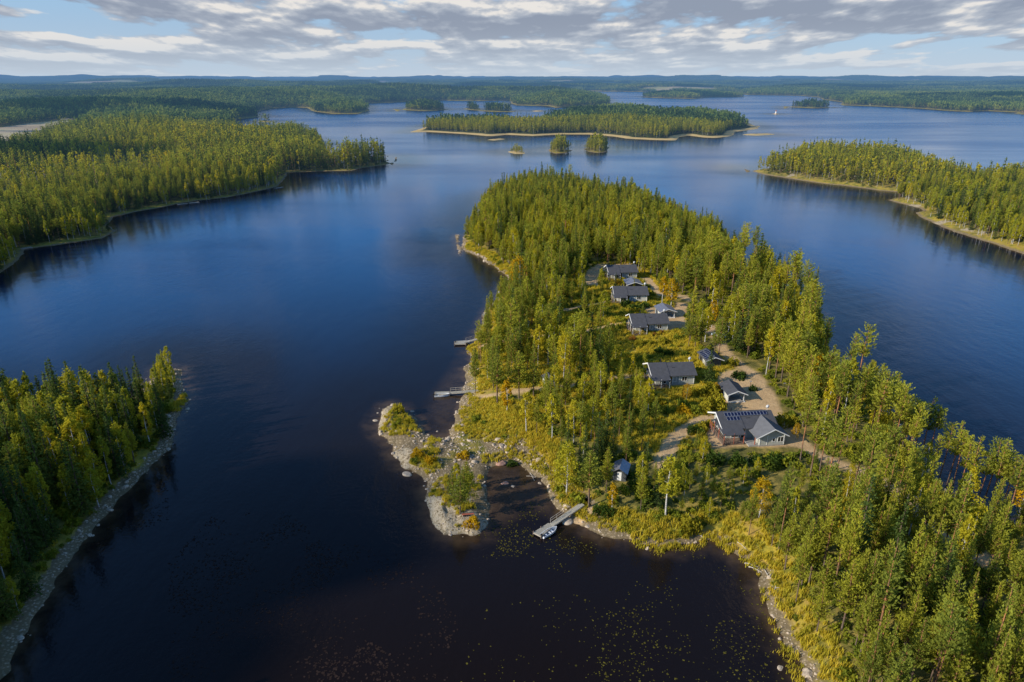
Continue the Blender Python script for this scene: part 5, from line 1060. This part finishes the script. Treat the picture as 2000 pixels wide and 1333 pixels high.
for q in MEADOW: mdw = np.maximum(mdw, sdf(gx, gy, q))
gvl = np.full(n, 99.)
for q in ROAD: gvl = np.minimum(gvl, dist_line(gx, gy, wpts(q))-2.7)
for q, wd in PATHS: gvl = np.minimum(gvl, dist_line(gx, gy, wpts(q))-wd*.6)
for q in YARD: gvl = np.minimum(gvl, -sdf(gx, gy, wpts(q)))
hz_ = np.full(n, 99.)
for a, b in ((51.4, 131.5), (54, 128.5), tuple(G(1312, 742)[:2]), tuple(G(1265, 636)[:2]), tuple(G(1232, 578)[:2]), tuple(G(1214, 534)[:2])): hz_ = np.minimum(hz_, np.maximum(np.abs(gx-a)/6.6, np.abs(gy-b)/4.8))
ok = (gvl > .1) & (hz_ > 1)
gp = fbm(gx, gy, 3.2, 3, 55)
gr_ = ok & (~st_) & (i_ == 0) & (rkd < .3) & (D2 < 330) & (((s_ > beach*.85) & (s_ < beach+5)) | (mdw > -2)) & (u < np.where(inpoly(gx, gy, MEADOW[0]), .8, np.where(gp > .47, .55, .26))) & (~(spit_ & (s_ < 1.2)))
gr_ |= spit_ & (s_ > 1.) & (fbm(gx, gy, 4.5, 2, 91) > .46) & (u < .7); gr_ |= (i_ == 1) & (gy > 148) & (gx > -84) & (s_ > .3) & (u < .8)
gr_ |= (i_ == 1) & (s_ > 4) & (s_ < 6) & (u < .15)
ng = gr_.sum(); scatter_object('tall_grass', None, np.stack([gx[gr_], gy[gr_], z_[gr_]], 1), rng.uniform(0, 6.28, ng), rng.uniform(.6, 1.35, ng)*np.where(spit_[gr_], .8, 1.), rng.integers(0, 4, ng), TF, 'tall yellow autumn grass on the banks and clearings')
UB = []
for k in range(5): v_, t_, q_ = bush_np(rr_(400+k), 1., 95, .34, 1.1); UB.append(hidden('shape_bush', npmesh('bush', v_, t_, [M['shrub']], attrs={'shade': q_})))
pb = fbm(gx, gy, 9., 3, 66); ub = ok & (~st_) & (i_ == 0) & (s_ > beach+.8) & (~spit_) & (u > .5) & (u < .5+np.where(mdw > 0, np.where(pb > .54, .08, .010), .06))
ub &= ~inpoly(gx, gy, MEADOW[0]); ub |= (i_ == 1) & (s_ > 2.6) & (s_ < 9) & (u < .14); sp2 = fbm(gx, gy, 4.5, 2, 91); ub |= spit_ & (s_ > 1.6) & (sp2 > .55) & (u > .96); nu = ub.sum(); bs = rng.lognormal(-.42, .38, nu).clip(.3, 1.5)
for q in ([(1250,752),(1370,752),(1372,768),(1250,768)],[(1375,868),(1560,868),(1560,890),(1380,890)],[(1215,650),(1325,650),(1325,662),(1215,662)]): bs = np.where(inpoly(gx[ub], gy[ub], wp(q, 3.5)), np.minimum(bs, .6), bs)
scatter_object('undergrowth', None, np.stack([gx[ub], gy[ub], z_[ub]-.05], 1), rng.uniform(0, 6.28, nu), bs, rng.integers(0, 5, nu), UB, 'low bushes and saplings in green, yellow and rust')
# lily pads
def pads(name, mat, quads, n, size, seed, label, thr=.5):
    r = rr_(seed); P_l = []
    for q, share in quads:
        W_ = wpts(q, 0); k = 0; m_ = int(n*share)
        while k < m_:
            x = r.uniform(W_[:, 0].min(), W_[:, 0].max(), 4000); y = r.uniform(W_[:, 1].min(), W_[:, 1].max(), 4000); g = (fbm(x, y, 6.5, 4, seed) > thr+.035-.10*r.normal(0, .6, 4000)) & (sdf(x, y, W_) > 0); s, _ = land(x, y); g &= s < -.5; x, y = x[g][:m_-k], y[g][:m_-k]; P_l.append(np.stack([x, y, np.full(len(x), .03)], 1)); k += max(len(x), 1)
    P_l = np.vstack(P_l); bmv = [(math.cos(t)*(1 if i % 8 else .45), math.sin(t)*(1 if i % 8 else .45), .0) for i, t in enumerate(np.linspace(0, 6.283, 9)[:-1])]; me = npmesh('pad', np.array([(0, 0, .0)]+bmv), np.array([(0, 1+i, 1+(i+1) % 8) for i in range(8)]), [mat], attrs={'shade': np.ones(9)})
    scatter_object(name, None, P_l, r.uniform(0, 6.28, len(P_l)), r.lognormal(-.05, .35, len(P_l)).clip(.45, 2.)*size, np.zeros(len(P_l), int), [hidden('shape_pad', me)], label, tilt=r.normal(0, .05, (len(P_l), 2)))
pads('lily_pads', M['lily'], [([(1100,1050),(1290,1080),(1400,1085),(1480,1160),(1540,1333),(1580,1400),(1180,1400),(1160,1250)], .62), ([(880,1050),(960,1000),(1040,980),(1060,1040),(1000,1100),(890,1080)], .2), ([(1040,960),(1100,1040),(1180,1060),(1100,1130),(1020,1080)], .1), ([(900,1200),(1150,1150),(1200,1400),(900,1400)], .08)], 1500, .095, 71, 'yellow green lily pads floating in the dark bay at right')
pads('brown_lily_pads', M['lily_brown'], [([(420,1000),(560,1000),(660,1080),(760,1200),(760,1333),(800,1420),(330,1420),(330,1100)], .75), ([(600,1040),(800,1090),(900,1200),(860,1400),(640,1400)], .2), ([(230,960),(330,940),(330,1020),(200,1060)], .05)], 3000, .12, 72, 'dull brown lily pads scattered over the dark water at lower left', .5)
# ------------------------------------------------------------------ unseen clouds added up-sun to shade the near left shore and far woods
m, nt, N, L = newmat('cloud'); d = N('ShaderNodeBsdfDiffuse'); d.inputs[0].default_value = (.85, .86, .9, 1); t = N('ShaderNodeBsdfTranslucent'); t.inputs[0].default_value = (.8, .82, .9, 1)
mx = N('ShaderNodeMixShader'); mx.inputs[0].default_value = .3; L(d.outputs[0], mx.inputs[1]); L(t.outputs[0], mx.inputs[2]); o_ = N('ShaderNodeOutputMaterial'); L(mx.outputs[0], o_.inputs[0]); M['cloud'] = m
ico = bmesh.new(); bmesh.ops.create_icosphere(ico, subdivisions=2, radius=1); IV = np.array([v.co[:] for v in ico.verts]); IF = np.array([[v.index for v in f.verts] for f in ico.faces]); ico.free()
def shade_cloud(cx, cy, rx, ry, Hc, seed, label, n=70):
    """the shaded ground patch is centred on (cx, cy)"""
    r = rr_(seed); off = Hc/math.tan(SUN_EL); h = Vector((SUN_AZ[0], SUN_AZ[1])).normalized(); V = []; Fc = []; o = 0; s0 = min(rx, ry)
    for _ in range(n):
        a = r.uniform(0, 6.283); q = r.uniform(0, 1)**.6; rr = s0*r.uniform(.12, .38)*(1.25-.6*q); lob = 1+.22*math.sin(3*a+seed)+.15*math.sin(5*a)
        v = IV*np.array([rr*1.4, rr*1.2, rr*.55])*(1+.12*r.normal(0, 1, (len(IV), 1))); v[:, 2] = np.maximum(v[:, 2], -rr*.15); V.append(v+np.array([rx*q*lob*math.cos(a), ry*q*lob*math.sin(a), 0])); Fc.append(IF+o); o += len(IV)
    me = npmesh('cloud', np.vstack(V), np.vstack(Fc), [M['cloud']], smooth=True); c = link('cloud', me); c.location = (cx+h.x*off, cy+h.y*off, Hc); tag(c, label, kind='structure')
shade_cloud(-112, 80, 68, 58, 330, 1, 'unseen low cloud placed left of the bay to shade the near wooded shore', 110)
shade_cloud(-60, 62, 24, 20, 330, 12, 'small unseen cloud added to extend the shade of the low one', 24)
shade_cloud(-1000, 1500, 420, 170, 900, 2, 'unseen cloud placed to shade the woods behind the brown field')
shade_cloud(-1500, 2600, 700, 200, 900, 3, 'unseen cloud placed to shade the far left woods')
shade_cloud(2000, 4700, 900, 500, 900, 4, 'unseen cloud placed to shade the far right woods')
shade_cloud(-300, 4800, 900, 350, 900, 5, 'unseen cloud placed to shade the woods below the horizon')
shade_cloud(1650, 2300, 260, 150, 900, 6, 'unseen cloud placed to shade the right far shore')
shade_cloud(-200, 2150, 160, 60, 900, 7, 'small unseen cloud placed to shade the wooded point')
shade_cloud(-420, 640, 130, 50, 600, 8, 'small unseen cloud placed to shade the left forest')
for k_, (a_, b_, c_, d_) in enumerate([(-1900, 3600, 700, 160), (600, 3100, 420, 120), (-700, 3300, 500, 130), (3300, 5200, 900, 260), (-3200, 5200, 900, 260), (900, 6300, 1300, 300), (-900, 1020, 240, 70), (2700, 3300, 500, 150), (260, 1500, 120, 50)]): shade_cloud(a_, b_, c_, d_, 900, 20+k_, 'one of the unseen clouds added to patch the far woods with shadow', 40)
